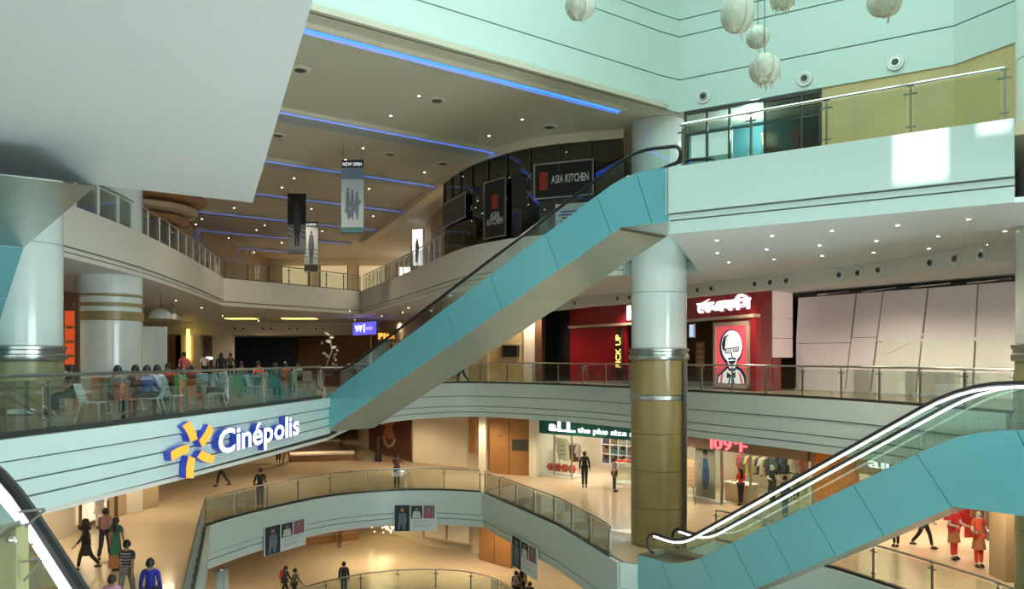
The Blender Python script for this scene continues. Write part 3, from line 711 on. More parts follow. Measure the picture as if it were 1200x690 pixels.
# ------------------------------------------------------------------ dark glass wall of the upper restaurant
GL = [p for p in D_R if p[1] < 36.5]
r = thing('window_1', 'curved wall of dark glass panels above the cream fascia', 'glass wall', (GL[0][0], GL[0][1], ZD), kind='structure')
L = seglen(GL); n = 9
for i in range(n):
    q = [walk(GL, L*(i+.01+.98*j/3)/n)[0] for j in range(4)]
    b = MB(); ribbon(b, [(p.x, p.y) for p in q], ZD+.05, ZH-.3, .02, .035); b.build('pane', 'dglass', r)
    p, t = walk(GL, L*i/n)
    b = MB(); b.bar((p.x, p.y, ZH-1.3), (p.x, p.y, ZH-.3), .05, .12); b.build('mullion', 'dark', r)
    for z_ in (ZH-1.35, ZD+1.6):
        b = MB()
        for a_ in range(4): c_ = V(p.x, p.y, z_); e_ = V(t.x, t.y, 0)*math.cos(math.pi/4+a_*math.pi/2)*.16+V(0, 0, 1)*math.sin(math.pi/4+a_*math.pi/2)*.16; b.bar(c_, c_+e_, .02, .02)
        b.build('spider_fitting', 'steel', r)
wall('wall_restaurant', offs(GL, .9), ZD, ZD+2.75, .08, 'black', 'black boarding behind the dark glass wall')
wall('wall_restaurant_back', offs(GL, 5.0), ZD, ZH, .1, 'wood2', 'dark back wall of the closed upper restaurant')
def asia(px0, px1, y0, y1, label, kind):
    a, c = on_line(GL, px0), on_line(GL, px1); Y = (a.y+c.y)/2; B_ = Board(a, c, zat(y1, Y), zat(y0, Y), .12)
    r = thing('wall_poster', label, 'poster', (a.x, a.y, B_.z0), group='black posters on the dark glass wall')
    B_.part('board', 'black', r, 0, 1, 0, 1, -.02, 0); frame_on(B_, r, 'steel', .05, .02)
    o = lambda u_, v_: tuple(B_.p(u_, v_, .005))
    if kind == 'p':
        b = MB(); B_.shape(b, [(.36, .50), (.66, .50), (.66, .74), (.36, .74)], 0, .01); b.build('red_emblem', cm((.38, .04, .03)), r)
        lettering(r, 'ASIA', o(.30, .34), (B_.u.x, B_.u.y, 0), B_.L*.42, .24, [cm_name((.7, .7, .68))], ext=.006); lettering(r, 'KITCHEN', o(.16, .23), (B_.u.x, B_.u.y, 0), B_.L*.70, .24, [cm_name((.7, .7, .68))], ext=.006)
    elif kind == 'l':
        b = MB(); B_.shape(b, [(.10, .25), (.24, .25), (.24, .75), (.10, .75)], 0, .01); b.build('red_emblem', cm((.38, .04, .03)), r)
        lettering(r, 'ASIA KITCHEN', o(.30, .42), (B_.u.x, B_.u.y, 0), B_.L*.62, .28, [cm_name((.7, .7, .68))], ext=.006)
    else:
        lettering(r, 'ASIA KITCHEN', o(.15, .45), (B_.u.x, B_.u.y, 0), B_.L*.68, .20, [cm_name((.25, .2, .2))], ext=.006)
def cm_name(c): k = 'c_%s' % str(c); M.setdefault(k, cm(c)); return k
asia(521, 549, 233, 262, 'small dim landscape poster at the far end of the dark glass wall', 's')
asia(570, 596, 211, 279, 'upright black poster with a red emblem above two lines of lettering', 'p')
asia(627, 697, 190, 232, 'wide black poster with one line of white lettering beside a red emblem', 'l')
a_, c_ = on_line(GL, 652), on_line(GL, 690); B_ = Board(a_, c_, ZD+.15, ZD+1.1, .10)
r = thing('menu_board', 'pale printed sheet low on the dark glass above the escalator', 'board', (a_.x, a_.y, ZD)); B_.part('board', cm((.55, .58, .66)), r, 0, 1, 0, 1, 0, .02)
b = MB(); [B_.rect(b, .1+.05*(i % 3), .75-.07*(i % 2), .2+.12*i, .25+.12*i, .02, .026) for i in range(5)]; b.build('printed_lines', 'navylit', r)
# ------------------------------------------------------------------ upper right shop front
P0, P1 = V(5.6, 26.3), V(9.17, 24.0)
B_ = Board(P0, P1, ZD, ZH-.02, .0)
r = thing('window_2', 'dark framed shop window on the upper right landing', 'window', (P0.x, P0.y, ZD), kind='structure')
for u_ in (0, .17, .34, .60, .86, .985): B_.part('frame', 'dark', r, u_, u_+.015, 0, 1, -.05, .05)
B_.part('frame', 'dark', r, 0, 1, .97, 1, -.05, .05); B_.part('frame', 'dark', r, 0, 1, .78, .795, -.04, .04)
for a_, c_ in ((.0, .17), (.17, .34), (.34, .60), (.60, .86), (.86, 1)): B_.part('pane', 'dglass' if a_ > .5 else 'eglass', r, a_+.016, c_, 0, .97, -.01, .01)
Q = Board(P0, P1, ZD, ZH, -2.4); b = MB(); Q.rect(b, -.1, 1.1, 0, 1, -.1, 0); tag(b.build('wall_shop_back', cm((.05, .17, .20))), 'dark teal back wall inside the upper shop window', 'wall', kind='structure')
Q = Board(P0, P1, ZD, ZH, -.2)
r = thing('window_glare', 'pale teal board painted as sun glare behind the upper right shop window', 'poster', (P0.x, P0.y, ZD)); Q.part('board', cm((.62, .85, .86)), r, .02, .36, .05, .80, 0, .04)  # board and white areas imitate sunlight reflected on the glass
Q.part('white_glare', 'whitelit', r, .10, .33, .08, .32, .04, .05); Q.part('white_glare', 'whitelit', r, .04, .36, .58, .78, .04, .05)
def tub_chair(px, Y, m, label, ZC_=7.55):
    p = at(px, Y, ZC_); t = thing('display_chair', label, 'chair', (p.x, p.y, ZC_), group='chairs in the upper shop window')
    b = MB(); b.box((p.x, p.y, ZC_+.42), (.5, .5, .07)); b.build('seat', m, t)
    b = MB()
    for x_ in (-.24, -.08, .08, .24): b.bar((p.x+x_*.8, p.y+.2, ZC_+.42), (p.x+x_, p.y+.3, ZC_+1.0), .05, .03)
    b.bar((p.x-.27, p.y+.3, ZC_+1.0), (p.x+.27, p.y+.3, ZC_+1.0), .04, .10); b.build('backrest', m, t)
    for sx in (-1, 1):
        for sy in (-1, 1): b = MB(); b.bar((p.x+sx*.22, p.y+sy*.22, ZC_), (p.x+sx*.2, p.y+sy*.2, ZC_+.4), .04, .04); b.build('leg', m, t)
t = thing('display_plinth', 'pale plinth under the chairs in the upper shop window', 'plinth', (8.6, 25.3, ZD)); q = Board((7.5, 26.1), (9.2, 24.95), ZD, 7.55); b = MB(); q.rect(b, 0, 1, 0, .97, -.45, .35); b.build('body', 'colw', t); b = MB(); q.rect(b, -.02, 1.02, .97, 1, -.48, .38); b.build('top', 'white', t)
tub_chair(905, 25.55, cm((.62, .58, .42)), 'beige chair behind the upper right shop window'); tub_chair(941, 25.2, cm((.65, .07, .04)), 'red chair behind the upper right shop window')
wall('wall_upper_right', [(9.17, 24.0), (12.05, 22.1), (12.85, 20.3), (13.6, 12)], ZD, ZH, .2, 'ochre2', 'mottled yellow ochre wall behind the bright upper glass railing')
q = Board((9.17, 24.0), (12.05, 22.1), ZD, ZH, .02); b = MB(); q.shape(b, ell(.83, .30, .05, .045)+[], 0, .01); q.shape(b, [(.72, .30), (.80, .33), (.80, .28)], 0, .01); q.shape(b, [(.86, .30), (.92, .24), (.90, .14), (.84, .20)], 0, .01)
tag(b.build('wall_decal', 'dark'), 'small dark bird-like mark on the yellow ochre wall', 'decal')
def ring_light(p, n_, rr, label, group, m='dark', name='air_nozzle'):
    n_ = V(*n_).normalized(); s_ = n_.cross(V(0, 0, 1)).normalized(); p = V(*p)
    t = thing(name, label, 'vent', tuple(p), group=group)
    def disc(r_, a, c, mm, nm):
        b = MB(); N = 16; b.plate([p+n_*a+(s_*math.cos(2*math.pi*k/N)+V(0, 0, 1)*math.sin(2*math.pi*k/N))*r_ for k in range(N)], c-a, n_); b.build(nm, mm, t)
    disc(rr, 0, .04, 'white', 'rim'); disc(rr*.66, .04, .06, 'steel', 'cone'); disc(rr*.42, .06, .07, m, 'core')
for px, yy in ((826, 113), (944, 92), (1050, 73)):
    p = on_line(UW, px); z = zat(yy, p.y-.1); ring_light((p.x-.06, p.y-.09, z), (-.553, -.833, 0), .22, {826: 'round air nozzle above the dark shop window, nearest the corner', 944: 'round air nozzle above the end of the dark window', 1050: 'round air nozzle above the ochre wall'}[px], 'air nozzles on the upper mint wall')
# ------------------------------------------------------------------ lanterns
def lantern(px, py, rp, Y, label, fr=False, st=1.0):
    p = at(px, Y); z = zat(py, Y); rr = rp*Y/FPX; t = thing('paper_lantern', label, 'lantern', (p.x, p.y, z), group='pale netted lanterns hanging in the atrium')
    rn = random.Random(int(px)); b = MB(); N, Mm = 20, 12; vs = []; fs = []
    for i in range(Mm+1):
        for k in range(N):
            th = math.pi*i/Mm; a = 2*math.pi*k/N; q = rr*(1+.05*math.sin(5*a+3*th)+rn.uniform(-.03, .03)); vs.append((p.x+q*math.sin(th)*math.cos(a), p.y+q*math.sin(th)*math.sin(a), z+q*st*math.cos(th)))
    for i in range(Mm):
        for k in range(N): fs.append((i*N+k, i*N+(k+1) % N, (i+1)*N+(k+1) % N, (i+1)*N+k))
    b.add(vs, fs); b.build('shade', 'lantern', t, smooth=True)
    b = MB(); b.tube([(p.x, p.y, z+rr*st*.95), (p.x, p.y, 17.6)], .008, 4); b.build('wire', 'dark', t)
    b = MB()
    for k in range(22 if fr else 3):
        a = rn.uniform(0, 6.28); q = rr*rn.uniform(.2, .95); s0 = z-rr*st*math.sqrt(max(.02, 1-(q/rr)**2)); x_, y_ = p.x+q*math.cos(a), p.y+q*math.sin(a)
        b.bar((x_, y_, s0+.05), (x_+rn.uniform(-.06, .06), y_, s0-rr*rn.uniform(.2, .55)), .022, .012)
    b.build('fringe', 'fringe', t, kind='stuff')
    b = MB()
    for k in range(5): a = 2*math.pi*k/5; b.tube([(p.x+math.sin(th)*math.cos(a)*rr*1.06, p.y+math.sin(th)*math.sin(a)*rr*1.06, z+rr*st*1.06*math.cos(th)) for th in [math.pi*j/8 for j in range(9)]], .010, 4)
    b.build('netting', 'fringe', t)
lantern(680, 6, 17, 17, 'pale lantern hanging alone at the top, left of the cluster'); lantern(864, 14, 19, 16, 'large egg-shaped lantern, biggest of the cluster', st=1.25)
lantern(888, 43, 13, 17, 'small smooth round lantern between two larger ones'); lantern(896, 80, 17.5, 16.5, 'lowest lantern with a loose thread fringe', fr=True); lantern(917, -3, 14, 17.5, 'lantern cut by the top edge right of the cluster', fr=True); lantern(1037, 0, 19, 16, 'pale lantern hanging alone at the top right')
# ------------------------------------------------------------------ upper hall walls
DW = [(-8, 64), (-5.9, 52), (-4.6, 46), (-2.5, 40), (-1.6, 37.6)]
wall('wall_hall_right', DW, ZD, ZH, .2, 'tan', 'brown shop wall behind the upper right railing')
wall('wall_hall_back', [(-6, 66), (-34, 66)], ZD, ZH, -.2, 'cream', 'cream end wall of the upper hall')
wall('wall_hall_left', [(-20, 66), (-19.5, 44), (-18.5, 34), (-19, 14)], ZD, ZH, .2, 'tan', 'brown wall behind the long upper left railing')
for i, px in enumerate((438, 447, 456, 466, 476, 486)):
    p = on_line(DW, px); q = MB(); q.box((p.x-.1, p.y-.1, ZD+1.8), (.25, .5, 3.6), R(20)); tag(q.build('pilaster', 'wood2' if i % 2 else 'cream'), ('dark' if i % 2 else 'cream')+' pilaster of the upper right shop wall', 'pilaster', 'pilasters of the upper right shop wall', kind='structure')
for px, y0, y1, lb in ((498, 270, 312, 'brightly lit white poster on the upper hall wall'), (427, 314, 338, 'small lit white poster at the far end of the upper hall')):
    p = on_line(DW, px); t = thing('lit_poster', lb, 'poster', (p.x, p.y, ZD)); Y = p.y-.4; w = 6*Y/FPX
    B_ = Board((p.x-w-.35, p.y-.7), (p.x+w-.35, p.y-.9), max(ZD, zat(y1, Y)), zat(y0, Y)); B_.part('board', 'lit' if px == 427 else 'signw', t, 0, 1, 0, 1, 0, .04); B_.part('stand', 'dark', t, .4, .6, -.2, 0, -.05, .05)
    b = MB(); B_.shape(b, [(.3, .1), (.6, .1), (.7, .5), (.5, .8), (.3, .6)], .04, .05); b.build('printed_figure', cm((.45, .40, .42)), t)
t = thing('canopy', 'stacked curved brown canopy at the left of the upper hall', 'canopy', (-17, 37, 7), kind='structure')
for i, (rr, z_) in enumerate(((2.9, 8.55), (2.5, 8.05), (2.1, 7.6))): b = MB(); b.lathe((-17.2, 37.5, z_), [(rr-.12, 0), (rr, .08), (rr, .26), (rr-.12, .34)], 32); b.build('ring', ('wood', 'tan', 'wood')[i], t, smooth=True)
b = MB(); b.lathe((-17.2, 37.5, ZD), [(1.7, 0), (1.7, ZH-ZD-.02)], 32); b.build('drum', 'wood2', t, smooth=True)
b = MB(); ribbon(b, offs([p for p in D_L if p[1] > 26], 1.4), 8.75, ZH-.01, 0, .3); tag(b.build('trim_42', 'tan', smooth=True), 'curved brown bulkhead along the left side of the hall ceiling', 'trim', kind='structure')
# far lit shop behind bridge
for k in range(4):
    x_ = -17.5+3.1*k; t = thing('shop_window', 'warm lit shop window at the far end of the upper hall', 'window', (x_, 65.7, ZD), group='lit windows at the end of the upper hall', kind='structure')
    b = MB(); b.box((x_, 65.6, ZD+1.9), (2.2, .06, 2.2)); b.build('pane', mat('warm_lit_glass_%d' % k, (.6, .5, .3), .4, emit=.5, ecol=(1, .78, .45)), t); b = MB(); [b.box((x_+s_*1.12, 65.55, ZD+1.9), (.08, .1, 2.3)) for s_ in (-1, 1)]; b.build('frame', 'wood2', t)
# ------------------------------------------------------------------ downlights
ORD = ('first', 'second', 'third', 'fourth', 'fifth', 'sixth', 'seventh', 'eighth', 'ninth', 'tenth', 'eleventh', 'twelfth')
def downlight(x, y, z, group, label, me=[None]):
    if me[0] is None:
        b = MB(); b.lathe((0, 0, 0), [(.036, -.012), (.060, -.010), (.065, 0)], 10, 0); b.lathe((0, 0, -.016), [(.034, 0), (.036, .004)], 10, 1)
        o = b.build('downlight', ['white', 'lamp'], None); me[0] = o.data
    else: o = bpy.data.objects.new('downlight', me[0]); COL.objects.link(o)
    o.location = (x, y, z); tag(o, label, 'light', group)
for i, d in enumerate((3.6, 5.9, 10.2, 12.3, 16.8, 19.0, 23.4, 25.6, 30.2, 32.4, 36.8, 43.0)):
    sr = inter_right(d)-1.0; kk = -1
    for s in ([-7.4, -3.6, .6, 5.0, 9.0] if i < 2 else [-12+3.7*k for k in range(8)]):
        if s < sr: x, y = hall(s+.3*(i % 2), d); kk = kk+1; downlight(x, y, ZH, 'downlights of the hall ceiling', 'small hall downlight, %s from the left in the %s row past the beam' % (ORD[kk], ORD[i]))
for i in range(3):
    for k in range(6):
        a = V(3.9, 20.6)+V(.82, -.57)*(k*1.35+.5*(i % 2))+V(.57, .82)*(i*2.3)
        if a.x > 4.2+.5*i: downlight(a.x, a.y, 4.3, 'downlights under the upper right landing', 'small downlight under the upper landing, %s from the left in the %s row' % (ORD[k], ('front', 'middle', 'rear')[i]))
for j_, (x, y) in enumerate([(-15.5, 22), (-15, 25), (-16, 32), (-16.6, 36), (-17, 41), (-18, 47), (-14, 58), (-10, 50), (-9, 56), (-12, 62), (-20, 56), (-6, 47), (-7, 52), (-5, 50), (-3.5, 45.5), (-1, 44), (-16, 60), (-20, 64)]):
    downlight(x, y, 4.3, 'downlights of the food court ceiling', 'small food court downlight, %s %s' % (ORD[j_ % 12], 'from the camera along the left side' if j_ < 12 else 'in the far right part'))
for k, (px, w_) in enumerate(((283, 37), (351, 42))):
    p = at(px, 58); t = thing('light_tray', ('left' if k == 0 else 'right')+' glowing yellow light tray in the food court ceiling', 'light', (p.x, p.y, 4.1), group='yellow light trays')
    b = MB(); b.box((p.x, 58, 4.24), (w_*58/FPX, 1.2, .10)); b.build('tray', 'cream', t); b = MB(); b.box((p.x, 58, 4.18), (w_*58/FPX*.92, 1.0, .05)); b.build('lit_panel', 'yellow_lit', t)
# hall ceiling vents
for i, (px, py) in enumerate(((512, 117), (352, 81), (326, 158), (457, 180), (519, 191), (644, 148))):
    p = G(px, py, ZH); t = thing('ceiling_vent', ('dark round air diffuser in the middle of the ceiling past the nearest cove', 'dark round air diffuser near the white slab edge, between the first two coves', 'dark round air diffuser near the white slab edge, between the second and third coves', 'dark round air diffuser right of the pale banner head', 'dark round air diffuser near the right end of the second cove', 'dark round air diffuser close to the curved cornice')[i], 'vent', (p.x, p.y, ZH), group='air diffusers of the hall ceiling')
    b = MB(); b.lathe((p.x, p.y, ZH-.04), [(.26, 0), (.30, .04)], 20); b.build('rim', 'hall', t); b = MB(); b.lathe((p.x, p.y, ZH-.06), [(.14, 0), (.18, .03)], 16); b.build('grille', 'dark', t)
# ------------------------------------------------------------------ bulkhead with nozzles under the upper landing
BK = [p for p in C_F if p[1] > 19 and (p[0] > 1.5)]+[(12.6, 17.2)]
BK = [(-3.8, 44.5), (-1.0, 44), (2.2, 41.2)]+offs(BK, .5)[1:]
b = MB(); ribbon(b, BK, 3.8, 4.3, 0, .25); tag(b.build('trim_43', 'ceil', smooth=True), 'pale curved bulkhead carrying round air nozzles above the red restaurant', 'bulkhead', kind='structure')
NZL = ['round air nozzle farthest left on the bulkhead, beside the escalator', 'round air nozzle just left of the central column, outer of two', 'round air nozzle touching the left edge of the central column',
    'round air nozzle just right of the central column, left of a pair', 'round air nozzle just right of the central column, right of a pair', 'left one of three air nozzles above the bearded portrait', 'middle one of three air nozzles above the red restaurant corner', 'right one of three air nozzles above the red restaurant corner',
    'left one of three air nozzles above the left half of the white hoarding', 'middle one of three air nozzles above the left half of the white hoarding', 'right one of three air nozzles above the left half of the white hoarding', 'left one of three air nozzles nearest the right edge', 'middle one of three air nozzles nearest the right edge', 'right one of three air nozzles nearest the right edge']
for i, (px, py) in enumerate(((675, 349), (725, 344), (739, 342), (819, 338), (835, 337), (886, 331), (904, 329), (923, 328), (985, 320), (1007, 317.5), (1031, 314.5), (1092, 305.5), (1121, 301.5), (1152, 297.5))):
    p = on_line(BK, px); p2 = on_line(BK, px+8); t_ = (p2-p).normalized(); n_ = V(t_.y, -t_.x, 0)
    if n_.dot(V(-p.x, -p.y, 0)) < 0: n_ = -n_
    ring_light((p.x+n_.x*.02, p.y+n_.y*.02, 4.05), n_, .17, NZL[i], 'air nozzles on the bulkhead')
# ------------------------------------------------------------------ red fried food restaurant
RF = [(3.4, 47.5), (8.46, 39.0), (9.18, 36.98), (10.24, 34.0)]
r = thing('wall_restaurant_red', 'dark red restaurant front left of the white hoarding', 'wall', (8, 39, 0), kind='structure')
b = MB(); ribbon(b, RF, 3.25, 4.29, -.05, .3); b.build('sign_band', 'red', r)
b = MB(); ribbon(b, RF, 3.12, 3.25, -.14, .2); b.build('ledge', 'beigeframe', r)
b = MB(); ribbon(b, RF[2:], 0, 3.12, 0, .25); b.build('panel', 'red', r)
b = MB(); ribbon(b, [(3.4, 47.5), (6.0, 43.1)], 0, 3.12, 0, .25); b.build('panel', 'red', r)
b = MB(); ribbon(b, [(10.24, 34.0), (11.2, 34.9)], 0, 4.29, 0, .25); b.build('panel', 'red', r)
for z0, z1 in ((3.15, 4.28), (2.28, 3.12), (1.42, 2.25)): b = MB(); ribbon(b, [(11.24, 34.93), (12.5, 36.1)], z0, z1, 0, .2); b.build('lit_side_panel', 'pink', r)
b = MB(); ribbon(b, [(11.24, 34.93), (11.75, 35.4)], 0, 1.38, 0, .2); b.build('panel', 'red', r)
b = MB(); ribbon(b, [(5.4, 48.5), (13, 40)], 0, 4.28, 0, .2); b.build('back_panel', 'wood2', r)
b = MB(); ribbon(b, [(11.7, 36.2), (13.4, 37.4)], 0, 1.5, 0, .2); b.build('dark_doorway', 'black', r)
FD = Board(on_line(RF[1:], 838), on_line(RF[1:], 880), .08, 2.98, .03)
r = thing('lit_poster', 'framed lit portrait emblem of a bearded man with glasses on red', 'poster', tuple(FD.p(0, 0)))
frame_on(FD, r, 'beigeframe', .17, .08); FD.part('red_ground', 'redlit', r, .06, .94, .05, .95, 0, .03)
def fs(nm, m_, w0, w1, *polys):
    b = MB(); [FD.shape(b, q, w0, w1) for q in polys]; b.build(nm, m_, r)
fs('shoulders_outline', 'navylit', .03, .034, [(.07, .06), (.92, .06), (.90, .20), (.78, .30), (.64, .34), (.36, .32), (.22, .24), (.10, .18)])
fs('shoulders', 'whitelit', .034, .038, [(.12, .07), (.86, .07), (.84, .17), (.74, .26), (.60, .30), (.40, .29), (.26, .22), (.14, .16)])
fs('head_outline', 'navylit', .036, .040, ell(.50, .62, .33, .27, 24), [(.30, .46), (.70, .46), (.62, .26), (.44, .26)])
fs('face', 'whitelit', .040, .044, ell(.515, .635, .29, .238, 24), [(.34, .50), (.70, .50), (.61, .30), (.46, .30)])
fs('hair_shadow', 'navylit', .044, .047, [(.24, .68), (.30, .78), (.46, .82), (.36, .76), (.34, .66), (.32, .56), (.26, .58)])
fs('glasses', 'navylit', .044, .048, [(.32, .595), (.72, .625), (.72, .610), (.32, .580)], [(.34, .59), (.37, .59), (.37, .53), (.34, .53)], [(.34, .54), (.48, .545), (.48, .53), (.34, .525)], [(.48, .60), (.50, .60), (.50, .54), (.48, .54)], [(.56, .605), (.58, .605), (.58, .55), (.56, .55)], [(.57, .56), (.71, .57), (.71, .555), (.57, .545)], [(.69, .62), (.72, .62), (.72, .56), (.69, .56)])
fs('eyes', 'navylit', .044, .048, ell(.42, .565, .025, .010, 8), ell(.64, .58, .025, .010, 8))
fs('nose_mouth', 'navylit', .044, .048, [(.52, .56), (.55, .48), (.58, .475), (.52, .46), (.50, .50)], [(.40, .455), (.62, .465), (.66, .44), (.60, .42), (.54, .435), (.44, .42)], [(.42, .41), (.64, .42), (.60, .37), (.46, .365)], [(.50, .37), (.56, .37), (.53, .29)])
fs('bow_tie', 'navylit', .040, .045, [(.38, .24), (.50, .20), (.62, .25), (.62, .15), (.50, .18), (.38, .14)], [(.46, .18), (.50, .18), (.46, .07), (.42, .07)], [(.52, .18), (.56, .18), (.60, .07), (.56, .07)])
fs('stripes', 'redlit', .040, .045, [(.70, .25), (.76, .22), (.84, .07), (.78, .07)], [(.22, .20), (.28, .22), (.24, .07), (.18, .07)])
r = thing('restaurant_sign', 'lit white curving script sign on the dark red band', 'sign', (8.5, 38, 3.4))
a_, c_ = on_line(offs(RF, -.06), 818), on_line(offs(RF, -.06), 881); u = (c_-a_).normalized()
lettering(r, '\u09c7\u0995\u098f\u09ab\u09bf\u09b8', (a_.x, a_.y, 3.5), (u.x, u.y, 0), (c_-a_).length, .48, ['signw'], ext=.08, bold=.03, per=False)
r = thing('restaurant_sign', 'lit white latin initials on the red band, mostly hidden by the central column', 'sign', (6, 43, 3.4))
a_, c_ = on_line(offs(RF, -.06), 736), on_line(offs(RF, -.06), 785); u = (c_-a_).normalized()
lettering(r, 'KFC', (a_.x, a_.y, 3.4), (u.x, u.y, 0), (c_-a_).length, .75, ['signw'], ext=.08, bold=.02)
B_ = Board(at(719, 44.0), at(729, 43.2), .3, 2.95); r = thing('pickup_sign', 'narrow upright black sign with yellow pick-up lettering', 'sign', tuple(B_.p(0, 0))); B_.part('board', 'black', r, 0, 1, 0, 1, -.05, 0)
lettering(r, 'PICK UP', tuple(B_.p(.82, .22, .0)), (0, 0, 1), 1.75, .26, ['signy'], ext=.03, bold=.01, up=V(-.9, .3, 0).normalized())
B_ = Board(at(811, 38.6), at(817, 38), 2.35, 3.0, .1); r = thing('menu_screen', 'small lit blue-white screen beside the central column', 'screen', tuple(B_.p(0, 0))); B_.part('screen', mat('menu_screen_glow', (.5, .6, .75), .4, emit=.8, ecol=(.6, .75, 1)), r, 0, 1, 0, 1, 0, .05); frame_on(B_, r, 'dark', .03, .07)
B_ = Board(at(816, 40.5), at(826, 39.5), .9, 2.2); r = thing('menu_board', 'dim brown menu board inside the red restaurant', 'board', tuple(B_.p(0, 0))); B_.part('board', 'wood', r, 0, 1, 0, 1, 0, .04); [B_.part('menu_row', 'tan', r, .15, .85, .12+.22*i, .26+.22*i, .04, .06) for i in range(4)]
t = thing('service_counter', 'dark counter inside the red restaurant', 'counter', (8.6, 41, 0)); b = MB(); ribbon(b, [(6.6, 44.4), (9.6, 38.8)], 0, 1.0, .6, 1.2); b.build('body', 'maroon', t); b = MB(); ribbon(b, [(6.6, 44.4), (9.6, 38.8)], 1.0, 1.06, .5, 1.3); b.build('top', 'steel', t)
# ------------------------------------------------------------------ white hoarding
HA, HB = V(12.6, 36.0), V(17.6, 27.6)
r = thing('hoarding', 'tall hoarding of white sheets and battens beside the red restaurant', 'hoarding', (12.6, 36, 0))
Hb = Board(HA, HB, 0, 4.05)
us = [0, .30, .42, .62, .80, 1.0]; lean = [0, -.015, -.03, -.02, -.02, 0]
def ux(i, v): return us[i]+lean[i]*(1-v)
us = [0]+[0]*0+[.0]*0
def hu(px):
    p = on_line([(HA.x, HA.y), (HB.x, HB.y)], px); return (p-HA).length/Hb.L
cols = [(936, 930), (1004, 991), (1036, 1020), (1088, 1074), (1147, 1140), (1196, 1196)]
for i in range(5):
    for v0, v1 in ((0, .50), (.505, 1)) if i != 1 else ((0, .55), (.555, 1)):
        f = lambda k, v: hu(cols[k][1]+(cols[k][0]-cols[k][1])*v)
        b = MB(); e = .003; Hb.shape(b, [(f(i, v0)+e, v0), (f(i+1, v0)-e, v0), (f(i+1, v1)-e, v1), (f(i, v1)+e, v1)], 0, .03+.02*((i+int(v0*3)) % 2)); b.build('sheet', 'hoard2' if v0 == 0 and i > 1 else 'hoard', r)
for i in range(1, 5): b = MB(); f0, f1 = hu(cols[i][1]), hu(cols[i][0]); Hb.shape(b, [(f0-.004, 0), (f0+.004, 0), (f1+.004, 1), (f1-.004, 1)], -.03, .012+.02); b.build('batten', 'gsteel', r)
for a_, c_, v_, w_ in ((hu(1036), hu(1088), .36, .58), (hu(1147), hu(1190), .62, .52)): b = MB(); Hb.shape(b, [(a_, v_), (a_, v_+.02), (c_, w_+.02), (c_, w_)], .05, .065); b.build('brace', 'hoard2', r)
b = MB(); Hb.rect(b, 0, 1, -.0, .02, .05, .09); Hb.rect(b, hu(1036), 1, .50, .53, .05, .07); b.build('rail', 'hoard2', r)
for k in range(9):
    a_ = Hb.p(k/9, 1, -.1); c_ = Hb.p(min(1, k/9+.16), 1, -.1); b = MB(); b.bar((a_.x, a_.y, 4.10+.02*(k % 3)), (c_.x, c_.y, 4.2-.03*(k % 2)), .06, .05); b.build('track', 'chrome' if k % 2 else 'dark', r)
wall('wall_right_unit', [(12.9, 36.4), (18, 28), (22, 20)], 0, 4.29, .2, 'dark', 'dark unfinished shop unit behind the hoarding')
# ------------------------------------------------------------------ food court level back walls
wall('wall_food_court_right', [(-13.2, 71), (-8.5, 62), (-3.2, 51), (1.3, 48.0)], 0, 4.29, .2, 'tan', 'brown and cream wall of shops at the right of the food court')
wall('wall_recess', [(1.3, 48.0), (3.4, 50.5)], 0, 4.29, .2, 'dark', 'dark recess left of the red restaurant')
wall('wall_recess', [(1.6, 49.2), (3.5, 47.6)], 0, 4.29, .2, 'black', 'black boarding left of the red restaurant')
for px, Y, w, m_ in ((546, 48.9, .5, 'cream'), (560, 48.6, 1.5, 'ochre2'), (622, 47.3, .7, 'cream'), (633, 47.0, .4, 'wood2')):
    p = at(px, Y); b = MB(); b.box((p.x, p.y, 2.14), (w, .5, 4.28), R(-25)); tag(b.build('pilaster', m_), {546: 'cream pilaster left of the wall screen', 560: 'ochre wall panel left of the wall screen', 622: 'cream pilaster right of the wall screen', 633: 'narrow dark pilaster beside the dark recess'}[px], 'pilaster', kind='structure')
B_ = Board(at(584, 48.2), at(614, 47.4), zat(421, 47.8), zat(402, 47.8), .1); r = thing('wall_screen', 'dark wall screen on the ochre wall under the escalator', 'screen', tuple(B_.p(0, 0))); B_.part('screen', 'black', r, .2, .85, .15, .85, 0, .07); frame_on(Board(at(590, 48.0), at(609, 47.5), zat(419, 47.8), zat(404, 47.8), .2), r, 'gsteel', .05, .03)
B_ = Board(at(572, 48.5), at(618, 47.4), 0, 4.2, .02); b = MB(); B_.rect(b, 0, 1, 0, 1, 0, .05); tag(b.build('trim_44', 'ochre2'), 'ochre wall panel that carries the dark screen', 'panel', kind='structure')
r = thing('shop_sign', 'blue lit shop sign with white mark at the far right of the food court', 'sign', (-11, 60, 3)); B_ = Board(at(416, 60), at(441, 57), zat(392, 58), zat(377, 58)); B_.part('board', 'led', r, 0, 1, 0, 1, 0, .15)
b = MB(); B_.shape(b, [(.1, .75), (.2, .25), (.28, .6), (.36, .25), (.46, .75), (.38, .75), (.35, .5), (.28, .8), (.2, .5), (.17, .75)], .15, .18); B_.shape(b, [(.52, .2), (.56, .2), (.56, .85), (.52, .85)], .15, .18); b.build('white_mark', 'signw', r)
b = MB(); B_.rect(b, .62, .92, .35, .6, .15, .17); b.build('lilac_lettering', mat('lilac_glow', (.4, .3, .9), .4, emit=1.2, ecol=(.4, .3, 1)), r)
